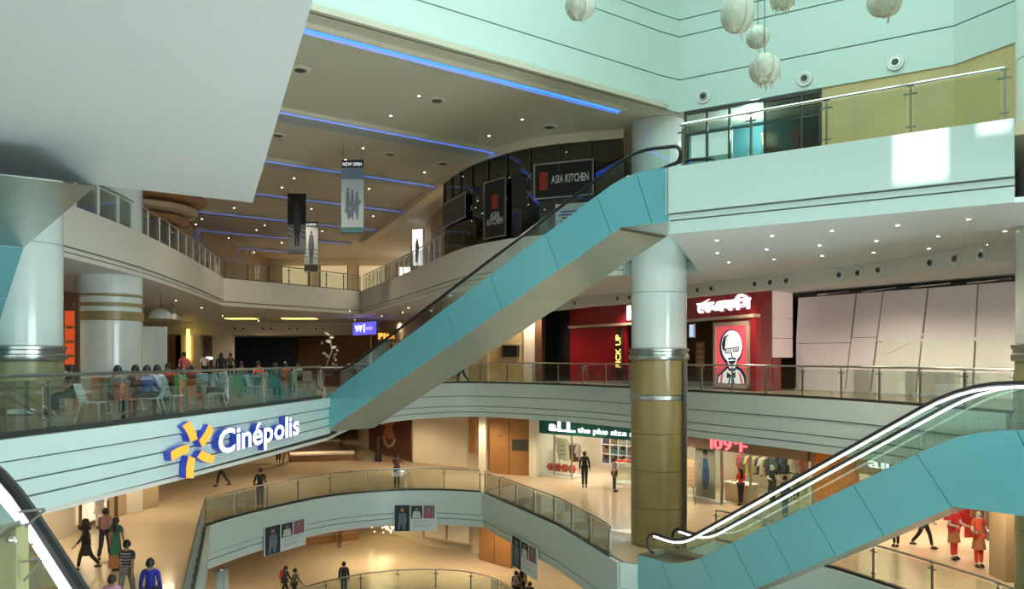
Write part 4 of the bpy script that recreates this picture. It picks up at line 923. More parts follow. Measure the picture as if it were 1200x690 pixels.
r = thing('shop_sign', 'glowing orange lettering sign seen through the escalator balustrade', 'sign', (-8, 55, 2)); B_ = Board(at(444, 56), at(464, 54), zat(399, 55), zat(388, 55)); B_.part('board', 'wood2', r, -.1, 1.1, -.2, 1.2, -.05, 0); lettering(r, 'Pita', tuple(B_.p(0, .2, 0)), (B_.u.x, B_.u.y, 0), B_.L*.95, .4, ['signo2'], ext=.05, bold=.03)
# ------------------------------------------------------------------ people
def skin_mesh(name, verts, edges, radii, sub=1):
    me = bpy.data.meshes.new(name); me.from_pydata(verts, edges, []); o = bpy.data.objects.new(name, me); COL.objects.link(o)
    md = o.modifiers.new('s', 'SKIN'); md.use_smooth_shade = True; md.branch_smoothing = .3
    for i, sv in enumerate(me.skin_vertices[0].data):
        r_ = radii[i]; sv.radius = r_ if isinstance(r_, tuple) else (r_, r_); sv.use_root = (i == 0)
    m2 = o.modifiers.new('u', 'SUBSURF'); m2.levels = sub; m2.render_levels = sub
    dg = bpy.context.evaluated_depsgraph_get(); dg.update(); out = bpy.data.meshes.new_from_object(o.evaluated_get(dg))
    out.name = name; bpy.data.objects.remove(o); bpy.data.meshes.remove(me); return out
def vadd(a, b): return (a[0]+b[0], a[1]+b[1], a[2]+b[2])
def limb(p, pitch, side, L): return vadd(p, (math.sin(R(side))*L*math.cos(R(pitch)), -math.sin(R(pitch))*L, -math.cos(R(pitch))*math.cos(R(side))*L))
POSES = {   # thigh pitch, shin pitch (left, right), upper arm pitch/side, forearm pitch/side (left, right), torso lean
    'stand': ((2, -2), (-2, 0), ((4, -9), (-3, 9)), ((16, -4), (12, 4)), 0),
    'walk': ((22, 10), (-18, -38), ((-22, -7), (22, 7)), ((-6, -2), (42, 2)), 3),
    'lean': ((6, 2), (-4, 0), ((38, -12), (38, 12)), ((85, 14), (85, -14)), 8),
    'phone': ((2, -1), (-2, 0), ((10, -12), (18, 12)), ((60, 20), (118, -24)), 3),
    'sit': ((86, 2), (84, -4), ((28, -10), (30, 10)), ((80, 10), (84, -10)), 4),
    'hold': ((3, 0), (-3, 0), ((12, -10), (14, 10)), ((88, 24), (84, -24)), -2),
}
_pc = {}
def pose_meshes(pose):
    if pose in _pc: return _pc[pose]
    (t1, s1), (t2, s2), ua, fa, lean = POSES[pose]
    hz = .93
    hips = [(-.085, 0, 0), (.085, 0, 0)]; legs = []
    for (h, t, s_) in ((hips[0], t1, s1), (hips[1], t2, s2)):
        k = limb(h, t, 1 if h[0] < 0 else -1, .43); a = limb(k, s_, 0, .41); legs.append((h, k, a))
    low = min(l[2][2] for l in legs); dz = .085-low
    if pose == 'sit': dz = .52
    up = lambda z, x=0: (x, -math.sin(R(lean))*z, math.cos(R(lean))*z)
    add = lambda p: (p[0], p[1], p[2]+dz)
    pel = add((0, 0, .02)); wai = add(up(.16)); che = add(up(.36)); nb = add(up(.47)); nk = add(up(.535)); hd = add(vadd(up(.60), (0, -.012, 0))); tp = add(vadd(up(.70), (0, -.008, 0)))
    arms = []
    for i, sx in enumerate((-1, 1)):
        sh = add(up(.43, sx*.165)); el = limb(sh, ua[i][0], ua[i][1], .29); wr = limb(el, fa[i][0], fa[i][1], .245); hn = limb(wr, fa[i][0]+4, fa[i][1], .075); arms.append((sh, el, wr, hn))
    V_ = [pel, wai, che, nb, nk, hd, tp]; E_ = [(0, 1), (1, 2), (2, 3), (3, 4), (4, 5), (5, 6)]
    Rr = [(.115, .095), (.110, .085), (.125, .095), (.08, .065), (.052, .052), (.080, .092), (.062, .074)]
    for h, k, a in legs:
        n = len(V_); ft = vadd(add(a), (0, -.13, -.045)); V_ += [add(h), add(k), add(a), ft]; E_ += [(0, n), (n, n+1), (n+1, n+2), (n+2, n+3)]; Rr += [.088, .056, .036, .030]
    for sh, el, wr, hn in arms:
        n = len(V_); V_ += [sh, el, wr, hn]; E_ += [(3, n), (n, n+1), (n+1, n+2), (n+2, n+3)]; Rr += [.048, .038, .026, .030]
    body = skin_mesh('body', V_, E_, Rr)
    # face and fingers joined to the body's own mesh
    b = MB(); b.v = [tuple(v.co) for v in body.vertices]; b.f = [tuple(p.vertices) for p in body.polygons]; b.m = [0]*len(b.f)
    hx, hy_, hz_ = hd
    b.ball((hx, hy_-.094, hz_+.000), (.013, .020, .022), 6, 4); b.ball((hx, hy_-.082, hz_-.038), (.024, .010, .007), 6, 4, 1)
    for sx in (-1, 1):
        b.ball((hx+sx*.030, hy_-.082, hz_+.022), (.011, .008, .007), 6, 4, 2); b.ball((hx+sx*.082, hy_, hz_+.0), (.010, .020, .030), 6, 4)
    for sh, el, wr, hn in arms:
        d = (V(*hn)-V(*wr)).normalized(); sd = d.cross(V(0, 1, 0) if abs(d.y) < .8 else V(0, 0, 1)).normalized(); cu = sd.cross(d)
        for k, (o_, l_) in enumerate(((-.027, .055), (-.009, .068), (.009, .064), (.027, .05))):
            p = V(*hn)+d*.012+cu*o_; q = p+d*l_*.55+sd*.006; e = q+d*l_*.4+sd*.02; b.tube([p, q, e], [.0085, .008, .006], 5)
        p = V(*wr)+d*.03+cu*.02; q = p+cu*.028+d*.025; b.tube([p, q, q+d*.028], [.011, .009, .007], 5)
    res = {'body': b}
    # clothes grown on the same joints, a little thicker
    tv = [wai, pel, che, nb]; te = [(0, 1), (0, 2), (2, 3)]; tr = [(.128, .102), (.134, .112), (.142, .110), (.086, .074)]
    ls = ([], [], []); 
    def top(full):
        v_ = list(tv); e_ = list(te); r_ = list(tr)
        for sh, el, wr, hn in arms:
            n = len(v_); mid = tuple(sh[i]*.35+el[i]*.65 for i in range(3)); v_ += [sh, (el if full else mid)]; e_ += [(3, n), (n, n+1)]; r_ += [.066, .050 if full else .056]
            if full: v_.append(tuple(el[i]*.08+wr[i]*.92 for i in range(3))); e_.append((n+1, n+2)); r_.append(.038)
        return skin_mesh('top', v_, e_, r_)
    res['short'] = top(False); res['long'] = top(True)
    bv = [pel]; be = []; br = [(.128, .108)]
    for h, k, a in legs:
        n = len(bv); bv += [add(h), add(k), add(tuple(k[i]*.08+a[i]*.92 for i in range(3)))]; be += [(0, n), (n, n+1), (n+1, n+2)]; br += [.100, .070, .055]
    res['bottom'] = skin_mesh('trousers', bv, be, br)
    b = MB()
    for h, k, a in legs:
        x, y, z = add(a); b.lathe((x, y-.06, z-.085), [(.6, 0), (1, .02), (.95, .055), (.5, .085), (.3, .10)], 10, 0, .048, .125)
    res['shoes'] = b
    b = MB(); prof = [(1.0, -.1), (1.08, .15), (.98, .5), (.7, .82), (.3, 1.0), (.02, 1.04)]
    vs = []
    b.lathe((hx, hy_+.018, hz_+.0), [(r_*1.0, z_*.150) for r_, z_ in prof], 14, 0, .092, .098); b.lathe((hx, hy_+.048, hz_-.055), [(.5, 0), (.95, .03), (1, .10), (.8, .15)], 12, 0, .080, .066)
    res['hair_short'] = b
    b2 = MB(); b2.v = list(b.v); b2.f = list(b.f); b2.m = list(b.m); b2.lathe((hx, hy_+.068, hz_-.36), [(.35, 0), (.8, .05), (1, .2), (.95, .36), (.6, .42)], 12, 0, .098, .056); res['hair_long'] = b2
    res['waist'] = wai; res['pel'] = pel; res['ank'] = min(l[2][2] for l in legs)+dz; res['hd'] = hd; res['che'] = che
    # skirt / tunic / robe shells
    def shell(z0_, wide, topz, rt):
        b = MB(); c = pel; n = 7; b.lathe((c[0], c[1], 0), [(rt+(wide-rt)*(i/n)**1.2*(1), topz+(z0_-topz)*i/n) for i in range(n+1)], 18, 0, 1, .80); return b
    z = pel[2]
    res['tunic'] = shell(z-.42, .20, z+.14, .128); res['robe'] = shell(.06, .27, z+.44, .13); res['skirt'] = shell(.12, .24, z+.10, .13)
    b = MB(); b.lathe((hx, hy_+.025, hz_-.20), [(1.6, 0), (1.25, .10), (1.0, .2), (.98, .28), (.6, .345), (.05, .36)], 14, 0, .105, .108); res['veil'] = b
    b = MB(); b.box((0, .16+che[1], che[2]-.06), (.28, .14, .40)); b.box((0, .25+che[1], che[2]-.12), (.2, .05, .22)); res['pack'] = b
    for k in list(res):
        v_ = res[k]
        if isinstance(v_, MB):
            o = v_.build(k, 'skin', None, smooth=True); me = o.data; bpy.data.objects.remove(o); res[k] = me
            if k == 'body': me.materials.append(M['maroon']); me.materials.append(M['eye'])
        elif isinstance(v_, bpy.types.Mesh): v_.materials.clear(); v_.materials.append(M['skin'])
    _pc[pose] = res; return res
def person(label, p, face, pose='stand', top=(.2, .2, .2), bottom=(.03, .03, .04), sleeves='short', hair='hair_short', h=1.70, extra=(), skin='skin', group=None, name='person', cat='person'):
    res = pose_meshes(pose); t = thing(name, label, cat, p, face, group); s = h/1.72; t.scale = (s, s, s)
    def put(nm, key, m):
        o = bpy.data.objects.new(nm, res[key]); COL.objects.link(o); o.parent = t; remat(o, 0, m if not isinstance(m, str) else M[m]); return o
    put('body', 'body', skin)
    if sleeves != 'none': put('top', sleeves, cm(top))
    if bottom is not None: put('trousers', 'bottom', cm(bottom))
    put('shoes', 'shoes', 'shoe')
    if hair: put('hair' if hair.startswith('hair') else 'veil', hair, 'hair' if hair.startswith('hair') else cm(top))
    for nm, key, c_ in extra: put(nm, key, cm(c_))
    return t
def face_cam(p, turn=0): return math.atan2(p[0], -p[1])*-1+R(turn) if False else math.atan2(-p[0], p[1])+R(turn)
# rotation 0 faces the camera (-Y); turn 180 shows the back
def pp(label, px, pyfeet, z, turn, **k):
    p = G(px, pyfeet, z); return person(label, (p.x, p.y, z), R(turn), **k)
BLK = (.012, .012, .014)
# one floor down (z = ZB)
pp('person in a dark coat leaning on the curved railing, left of the two there', 305, 595.5, ZB, 10, pose='phone', top=BLK, bottom=(.02, .02, .025), sleeves='long', h=1.75)
pp('person in a red-brown shirt and dark trousers behind the curved railing, seen from behind', 465, 571.5, ZB, 175, pose='lean', top=(.22, .07, .06), bottom=(.03, .03, .035), h=1.72)
pp('person in black with veil before the brown jewellery poster', 443, 541, ZB, 150, pose='stand', top=BLK, bottom=None, sleeves='long', hair='veil', extra=(('robe', 'robe', BLK),), h=1.6)
pp('person in black suit with hands at the hips facing the green-signed shop', 685, 571, ZB, 170, pose='stand', top=BLK, bottom=BLK, sleeves='long', h=1.82)
pp('person in grey-pink shirt and black trousers beside the central column', 720, 576, ZB, 60, pose='stand', top=(.36, .27, .27), bottom=BLK, sleeves='long', h=1.66)
pp('person in a bright red top and black trousers outside the clothes shop', 868, 592, ZB, 200, pose='hold', top=(.75, .03, .03), bottom=BLK, hair='hair_long', h=1.66)
pp('person in dark clothes walking, legs seen under the cinema sign', 260, 570, ZB, -70, pose='walk', top=(.10, .10, .12), bottom=BLK, h=1.72)
pp('person in dark trousers standing near the benches, left of a seated pair', 326, 542, ZB, 20, pose='stand', top=(.05, .05, .06), bottom=BLK, h=1.72)
pp('person with orange-brown trousers beside the benches', 336, 543, ZB, -20, pose='walk', top=(.35, .14, .06), bottom=(.20, .09, .05), h=1.7)
pp('person in a black robe and veil walking left of the green dress', 101, 668, ZB, -60, pose='walk', top=BLK, bottom=BLK, sleeves='long', hair='veil', extra=(('robe', 'tunic', BLK),), h=1.62)
pp('person in a pink striped shirt and dark trousers beside the green dress', 123, 656, ZB, 190, pose='walk', top=(.50, .25, .22), bottom=(.03, .02, .03), h=1.72)
pp('person in a dark green tunic and patterned orange skirt', 136, 669, ZB, 170, pose='stand', top=(.02, .13, .10), bottom=None, hair='hair_long', extra=(('skirt', 'skirt', (.34, .17, .05)), ('tunic', 'tunic', (.02, .14, .11))), h=1.66)
t = pp('person in a black and grey striped shirt and grey trousers, seen from behind', 148, 709, ZB, 178, pose='walk', top=(.03, .03, .035), bottom=(.16, .16, .17), h=1.76)
b = MB(); res = pose_meshes('walk'); c_ = res['che']
for i in range(5): b.lathe((0, c_[1]+.004, c_[2]-.26+.075*i), [(1, 0), (1.01, .011), (1, .022)], 16, 0, .140+.003*i, .106)
o = b.build('shirt_stripes', cm((.32, .33, .36))); o.parent = t
pp('person in a royal blue shirt at the bottom edge, seen from behind', 176, 739, ZB, 182, pose='stand', top=(.01, .02, .32), bottom=(.03, .03, .05), sleeves='long', h=1.74)
pp('person in a pink top at the bottom edge, only head and shoulders in view', 131, 757, ZB, 185, pose='stand', top=(.70, .30, .50), bottom=(.1, .1, .1), h=1.62)
pp('person in dark blue jeans among the clothes racks behind the lit handrails', 920, 606, ZB, 20, pose='stand', top=(.05, .12, .16), bottom=(.04, .08, .13), sleeves='long', h=1.7)
pp('person in black trousers walking in front of the red-dress shop', 1083, 642, ZB, 70, pose='walk', top=(.05, .05, .06), bottom=BLK, h=1.7)
pp('person with dark shoes sitting out of sight behind the escalator casing', 1050, 640, ZB, -60, pose='stand', top=(.05, .05, .06), bottom=BLK, h=1.4)
# floor two down
pp('person in a blue-black shirt and grey trousers behind the lowest railing', 403, 700, ZA, 185, pose='stand', top=(.03, .035, .05), bottom=(.10, .11, .12), sleeves='long', h=1.74)
pp('person in a grey-brown jacket walking at the bottom, nearest of a pair', 345, 706, ZA, 80, pose='walk', top=(.13, .11, .09), bottom=BLK, sleeves='long', h=1.66)
pp('person with a dark red backpack at the bottom, farther of a pair', 334, 702, ZA, 85, pose='walk', top=(.05, .04, .05), bottom=BLK, hair='hair_long', sleeves='long', extra=(('backpack', 'pack', (.40, .03, .06)),), h=1.64)
pp('small person in brown with a staff-like stance beside the low planter', 398, 641, ZA, 0, pose='stand', top=(.16, .09, .05), bottom=(.10, .06, .04), h=1.25)
t = pp('person in a black and cream striped shirt under the sloping fascia', 605, 712, ZA, 150, pose='stand', top=(.04, .04, .04), bottom=BLK, h=1.72)
b = MB(); res = pose_meshes('stand'); c_ = res['che']
for i in range(4): b.lathe((0, c_[1]+.004, c_[2]-.26+.10*i), [(1, 0), (1.01, .016), (1, .04)], 16, 0, .142+.003*i, .108)
o = b.build('shirt_stripes', cm((.55, .48, .38))); o.parent = t
pp('person in a tan top behind the striped shirt, under the sloping fascia', 612, 706, ZA, 160, pose='stand', top=(.30, .20, .12), bottom=BLK, hair='hair_long', h=1.66)
pp('person in black at the bottom edge, right of the striped shirt', 621, 722, ZA, 170, pose='stand', top=BLK, bottom=BLK, sleeves='long', h=1.55)
# food court level
p = at(541, 43.6); person('person in black walking along the far railing, legs below the escalator', (p.x, p.y, 0), R(-80), pose='walk', top=(.04, .04, .05), bottom=BLK, sleeves='long', h=1.72)
for px, Y, turn, k in ((240, 41, 20, dict(label='person in a white shirt and black trousers standing far back in the food court', top=(.75, .75, .75), bottom=BLK)),
                       (259, 40, 200, dict(label='person in black standing far back in the food court', top=BLK, bottom=BLK, sleeves='long', hair='hair_long')),
                       (216, 33, 30, dict(label='person in a rose pink shirt standing between the food court tables', top=(.60, .10, .14), bottom=(.1, .05, .08), pose='hold')),
                       (270, 43, 0, dict(label='person in a dark top beside the cream pilaster', top=(.10, .09, .08), bottom=BLK)),
                       (85, 20.5, -40, dict(label='person with dark hair and dark shirt behind the orange chairs at the left', top=(.05, .05, .07), bottom=BLK, pose='sit'))):
    p = at(px, Y); k = dict(k); person(k.pop('label'), (p.x, p.y, 0), R(turn), **k)
# ------------------------------------------------------------------ food court furniture
def make_chair(name, m, label):
    t = thing(name, label, 'chair', group='plastic chairs of the food court')
    b = MB(); b.prism([(-.22, -.22), (.22, -.22), (.20, .21), (-.20, .21)], .435, .46); b.build('seat', m, t)
    b = MB(); NX, NZ = 5, 5
    def bp(u_, v_): return V((u_-.5)*.40, .20+.12*v_+.03*(1-4*(u_-.5)**2), .47+.37*v_)
    for i in range(NX):
        for j in range(NZ):
            cu, cv = (i+.5)/NX, (j+.5)/NZ; q = [bp(cu+sx/(2*NX), cv+sy/(2*NZ)) for sx, sy in ((-1, -1), (1, -1), (1, 1), (-1, 1))]
            q2 = [bp(cu+sx*.30/NX, cv+sy*.30/NZ) for sx, sy in ((-1, -1), (1, -1), (1, 1), (-1, 1))]
            dn = V(0, .018, 0); n = len(b.v); b.v += [tuple(x) for x in q+q2]+[tuple(x+dn) for x in q+q2]
            for k in range(4):
                l = (k+1) % 4; b.f += [(n+k, n+l, n+4+l, n+4+k), (n+8+k, n+12+k, n+12+l, n+8+l), (n+4+k, n+4+l, n+12+l, n+12+k)]; b.m += [0]*3
    b.bar(bp(0, 1), bp(1, 1), .03, .03); b.build('backrest', m, t)
    for sx in (-1, 1):
        b = MB(); b.tube([(sx*.19, -.19, .44), (sx*.21, -.22, 0)], [.020, .014], 6); b.build('leg', m, t, smooth=True)
        b = MB(); b.tube([(sx*.18, .20, .50), (sx*.19, .18, .42), (sx*.22, .30, 0)], [.018, .022, .014], 6); b.build('leg', m, t, smooth=True)
    return t
CH = {}
def chair(px, py, rz, colr, label):
    p = G(px, py, 0)
    if colr not in CH:
        m = mat('plastic_'+colr, {'white': (.72, .80, .78), 'orange': (.80, .16, .04), 'green': (.20, .62, .08), 'teal': (.02, .36, .26)}[colr], .35)
        CH[colr] = make_chair('plastic_chair', m, label); CH[colr].location = (p.x, p.y, 0); CH[colr].rotation_euler.z = R(rz)
    else: dup(CH[colr], (p.x, p.y, 0), R(rz), label)
chair(109, 495, 95, 'white', 'white perforated plastic chair, leftmost by the railing'); chair(178, 488, -80, 'white', 'white perforated plastic chair turned towards the blue shirt by the railing')
chair(202, 484, 75, 'white', 'white perforated plastic chair behind the leftmost star of the sign'); chair(256, 480, -85, 'white', 'white perforated plastic chair right of the big orange chair')
chair(150, 490, 178, 'orange', 'orange plastic chair with its back to the railing, between two white chairs'); chair(226, 483, 180, 'orange', 'broad orange plastic chair with its back to the railing')
chair(106, 478, -10, 'orange', 'orange plastic chair facing the railing behind the leftmost white chair'); chair(88, 480, 170, 'orange', 'orange plastic chair half behind the ochre column base')
chair(282, 471, 175, 'green', 'lime green plastic chair with its back to the railing'); chair(212, 470, 20, 'green', 'lime green plastic chair behind the broad orange chair')
chair(321, 468, 176, 'teal', 'dark green plastic chair with its back to the railing'); chair(347, 462, 150, 'teal', 'dark green plastic chair near the right end of the railing')
chair(300, 468, 90, 'white', 'white plastic chair between the two green chairs'); chair(178, 470, 160, 'orange', 'orange plastic chair under the blue shirt'); chair(338, 461, 0, 'orange', 'orange plastic chair among the teal ones at the right')
chair(235, 466, 10, 'white', 'white plastic chair behind the broad orange chair'); chair(268, 462, 60, 'white', 'white plastic chair far back left of the lime chair'); chair(362, 458, 180, 'white', 'white plastic chair at the right end of the food court')
def table(px, py, label, m=None):
    p = G(px, py, 0); t = thing('cafe_table', label, 'table', (p.x, p.y, 0), group='food court tables')
    b = MB(); b.box((p.x, p.y, .735), (.75, .75, .03)); b.build('tabletop', m or cm((.62, .66, .60), .4), t); b = MB(); b.tube([(p.x, p.y, .03), (p.x, p.y, .72)], .035, 10); b.build('pole', 'steel', t); b = MB(); b.lathe((p.x, p.y, 0), [(.26, 0), (.25, .02), (.05, .035)], 20); b.build('base', 'steel', t)
table(128, 484, 'pale square table between the leftmost white chair and the orange chair'); table(167, 479, 'pale square table in front of the blue shirt'); table(229, 473, 'pale square table behind the broad orange chair'); table(291, 464, 'pale square table between the lime and green chairs'); table(352, 456, 'pale square table at the right end of the food court'); table(195, 466, 'pale square table before the thick white column'); table(318, 457, 'pale square table beyond the dark green chair')
for px, Y, turn, k in ((137, 19.4, 50, dict(label='long-haired person in grey sitting by the food court railing', top=(.18, .20, .18), hair='hair_long', sleeves='long')),
                       (159, 20.3, 10, dict(label='long-haired person in a brown top sitting at the railing table', top=(.16, .12, .10), hair='hair_long')),
                       (171, 19.6, 165, dict(label='person in a bright blue shirt sitting with back to the railing', top=(.02, .12, .45), sleeves='long')),
                       (184, 20.4, 200, dict(label='person in a white shirt sitting at the right of the blue shirt', top=(.72, .78, .82), sleeves='long')),
                       (197, 27, 20, dict(label='person in an orange-red top sitting behind the white shirt', top=(.68, .13, .07), hair='hair_long')),
                       (209, 28, -30, dict(label='small person in a pale top beside the orange-red top', top=(.55, .5, .48), h=1.45)),
                       (224, 29, 60, dict(label='person in a dark red top sitting beside the rose pink shirt', top=(.35, .05, .06), h=1.55)),
                       (248, 23.5, 140, dict(label='person in pale grey sitting low left of the lime chair', top=(.42, .42, .40), h=1.6)),
                       (303, 36, 10, dict(label='person in a coral red top sitting in front of the dark screen', top=(.85, .12, .08), sleeves='long')),
                       (334, 33, 160, dict(label='person in an orange top sitting in the middle of the teal chairs', top=(.80, .22, .08))),
                       (393, 44, 120, dict(label='person in a blue shirt sitting at the right end of the food court', top=(.02, .07, .28))),
                       (322, 27.5, 185, dict(label='person in a dark green top sitting on the dark green chair', top=(.02, .16, .12), sleeves='long')),
                       (283, 34, 30, dict(label='person in grey sitting left of the coral red top', top=(.20, .20, .20))),
                       (350, 36, -20, dict(label='person in a mint shirt sitting right of the orange top', top=(.35, .50, .45)))):
    p = at(px, Y); k = dict(k); person(k.pop('label'), (p.x, p.y, 0), R(turn), pose='sit', **k)
# pendants
for px, py, w_, Y in ((188, 368, 28, 36), (203, 371, 18, 41)):
    p = at(px, Y); z = zat(py, Y); rr = w_*Y/FPX/2; t = thing('pendant_lamp', 'larger white dome pendant beside the thick column' if px == 188 else 'smaller white dome pendant behind the larger one', 'lamp', (p.x, p.y, z), group='white dome pendants')
    b = MB(); b.lathe((p.x, p.y, z-rr*.4), [(rr*math.cos(math.pi/2*i/6)+.01, rr*.85*math.sin(math.pi/2*i/6)) for i in range(7)], 24); b.build('shade', 'colw', t, smooth=True); b = MB(); b.tube([(p.x, p.y, z+rr*.4), (p.x, p.y, 4.3)], .012, 6); b.build('cord', 'dark', t)
# food court walls
wall('wall_food_court_back', [(-10, 71), (-40, 71)], 0, 4.29, -.2, 'cream', 'cream back wall of the food court')
b = MB(); b.box((-20, 66.6, 3.75), (34, .4, 1.08)); tag(b.build('trim_45', 'cream'), 'cream bulkhead across the back of the food court', 'bulkhead', kind='structure')
for i, px in enumerate((275, 285, 308, 317, 339, 348, 370, 378)):
    p = at(px, 66.3); ring_light((p.x, 66.38, 3.75), (0, -1, 0), .17, 'round air nozzle on the cream bulkhead, %s from the left' % ('first', 'second', 'third', 'fourth', 'fifth', 'sixth', 'seventh', 'eighth')[i], 'air nozzles at the back of the food court')
B_ = Board(at(273, 70), at(352, 70), .0, 3.15); r = thing('dark_screen', 'large blue-black screen wall at the back of the food court', 'screen', tuple(B_.p(0, 0))); B_.part('screen', mat('blue_black_screen', (.008, .010, .03), .3, var=.6, scale=.3), r, 0, 1, 0, 1, 0, .2); frame_on(B_, r, 'black', .2, .25)
B_ = Board(at(352, 69.5), at(436, 64), 0, 3.2); b = MB(); B_.rect(b, 0, 1, 0, 1, 0, .2); tag(b.build('wall_food_court_dark', 'wood2'), 'very dark brown wall right of the blue-black screen', 'wall', kind='structure')
for px, w_, m_, lb in ((262, 1.6, 'cream', 'cream pilaster left of the blue-black screen'), (222, 2.0, 'cream', 'cream pilaster with a lit slit far back in the food court'), (205, 1.2, 'wood', 'brown pilaster far back in the food court')):
    p = at(px, 66); b = MB(); b.box((p.x, 66, 1.62), (w_, .6, 3.2)); tag(b.build('pilaster', m_), lb, 'pilaster', kind='structure')
p = at(217, 65); t = thing('light_slit', 'tall yellow lit slit between cream pilasters', 'light', (p.x, 65.4, 1.6)); b = MB(); b.box((p.x, 65.6, 2.4), (.22, .1, 2.6)); b.build('lit_panel', 'yellow_lit', t)
B_ = Board(at(238, 69), at(256, 69), 0, 3.1); r = thing('door_1', 'dark opening with a pale roller shutter above, left of the screen', 'door', tuple(B_.p(0, 0)), kind='structure'); B_.part('opening', 'dark', r, 0, 1, 0, .45, 0, .1); [B_.part('shutter_slat', 'tan', r, 0, 1, .47+.09*i, .545+.09*i, 0, .12) for i in range(6)]; B_.part('lit_panel', 'lit', r, .1, .9, .40, .46, .1, .15)
wall('wall_food_court_left', [(-34, 66), (-24, 50), (-19.6, 36), (-18.6, 27), (-19.5, 12)], 0, 4.29, .2, 'wood2', 'dark brown wall and counters at the left of the food court')
B_ = Board(at(76, 26.0), at(93, 26.0), 1.2, 3.5); r = thing('menu_board', 'orange-red lit menu board left of the thick column', 'board', tuple(B_.p(0, 0))); B_.part('board', mat('orange_menu', (.5, .05, .02), .4, emit=.5, ecol=(.9, .12, .03)), r, .05, .75, 0, .75, 0, .05); B_.part('frame', 'wood2', r, .75, 1.0, -.5, 1, -.05, .06); [B_.part('menu_row', 'wood', r, .12, .68, .1+.2*i, .14+.2*i, .05, .06) for i in range(3)]
t = thing('partition', 'pale panel standing right of the thick white column', 'partition', (at(181, 31).x, 31, 0)); B_ = Board(at(166, 31), at(196, 31), 0, 2.6); B_.part('panel', 'colw', t, 0, .49, 0, 1, 0, .08); B_.part('panel', 'colw', t, .5, 1, 0, 1, 0, .08)
b = MB(); b.box((-14.35, 27.4, .5), (3.2, .4, 1.0)); tag(b.build('planter', 'colw'), 'pale low counter around the thick white column', 'counter')
# silvery sculpture plant
p = at(386, 47); t = thing('plant_sculpture', 'silvery leaf plant before the dark brown wall', 'plant', (p.x, p.y, 0)); b = MB(); b.lathe((p.x, p.y, 0), [(.3, 0), (.35, .5), (.28, .55)], 16); b.build('pot', 'colw', t)
rn = random.Random(5); b = MB(); b.tube([(p.x-.3, p.y, .5), (p.x-.1, p.y, 1.2), (p.x+.15, p.y, 1.8), (p.x, p.y, 2.6)], .04, 6); b.build('stem', 'gsteel', t)
for i in range(14): c_ = V(p.x+rn.uniform(-.5, .5), p.y+rn.uniform(-.3, .3), 1.0+i*.13); d_ = V(rn.uniform(-1, 1), rn.uniform(-.5, .5), rn.uniform(-.2, .6)).normalized()*.34; sd = V(0, 1, 0).cross(d_).normalized()*.09; b = MB(); b.plate([c_, c_+d_*.5+sd, c_+d_, c_+d_*.5-sd], .01, (0, 1, 0)); b.build('leaf', cm((.42, .44, .38)), t)
t = thing('counter', 'dark red fronted counter with pale top at the right end of the food court', 'counter', (at(397, 40).x, 40, 0)); p = at(397, 40); b = MB(); b.box((p.x, p.y, .45), (1.3, .8, .9)); b.build('body', 'maroon', t); b = MB(); b.box((p.x, p.y, .93), (1.9, .95, .06)); b.build('top', 'colw', t)
# low stair rail at the lower left of the food court
t = thing('stair_railing', 'sloping twin-rail steel handrail behind the glass at the left edge', 'railing', (-9.9, 15.0, 0))
A0, A1 = at(5, 15.6), at(68, 15.9); b = MB(); b.tube([(A0.x, A0.y, zat(450, 15.6)), (A1.x, A1.y, zat(487, 15.9))], .02, 8); b.tube([(at(-2, 15.5).x, 15.5, zat(458, 15.5)), (at(67, 15.8).x, 15.8, zat(500, 15.8))], .02, 8); b.build('rail', 'chrome', t, smooth=True)
for px in (7, 50): q = at(px, 15.7); b = MB(); b.tube([(q.x, q.y, 0), (q.x, q.y, zat(451, 15.7))], .018, 6); b.build('post', 'steel', t)
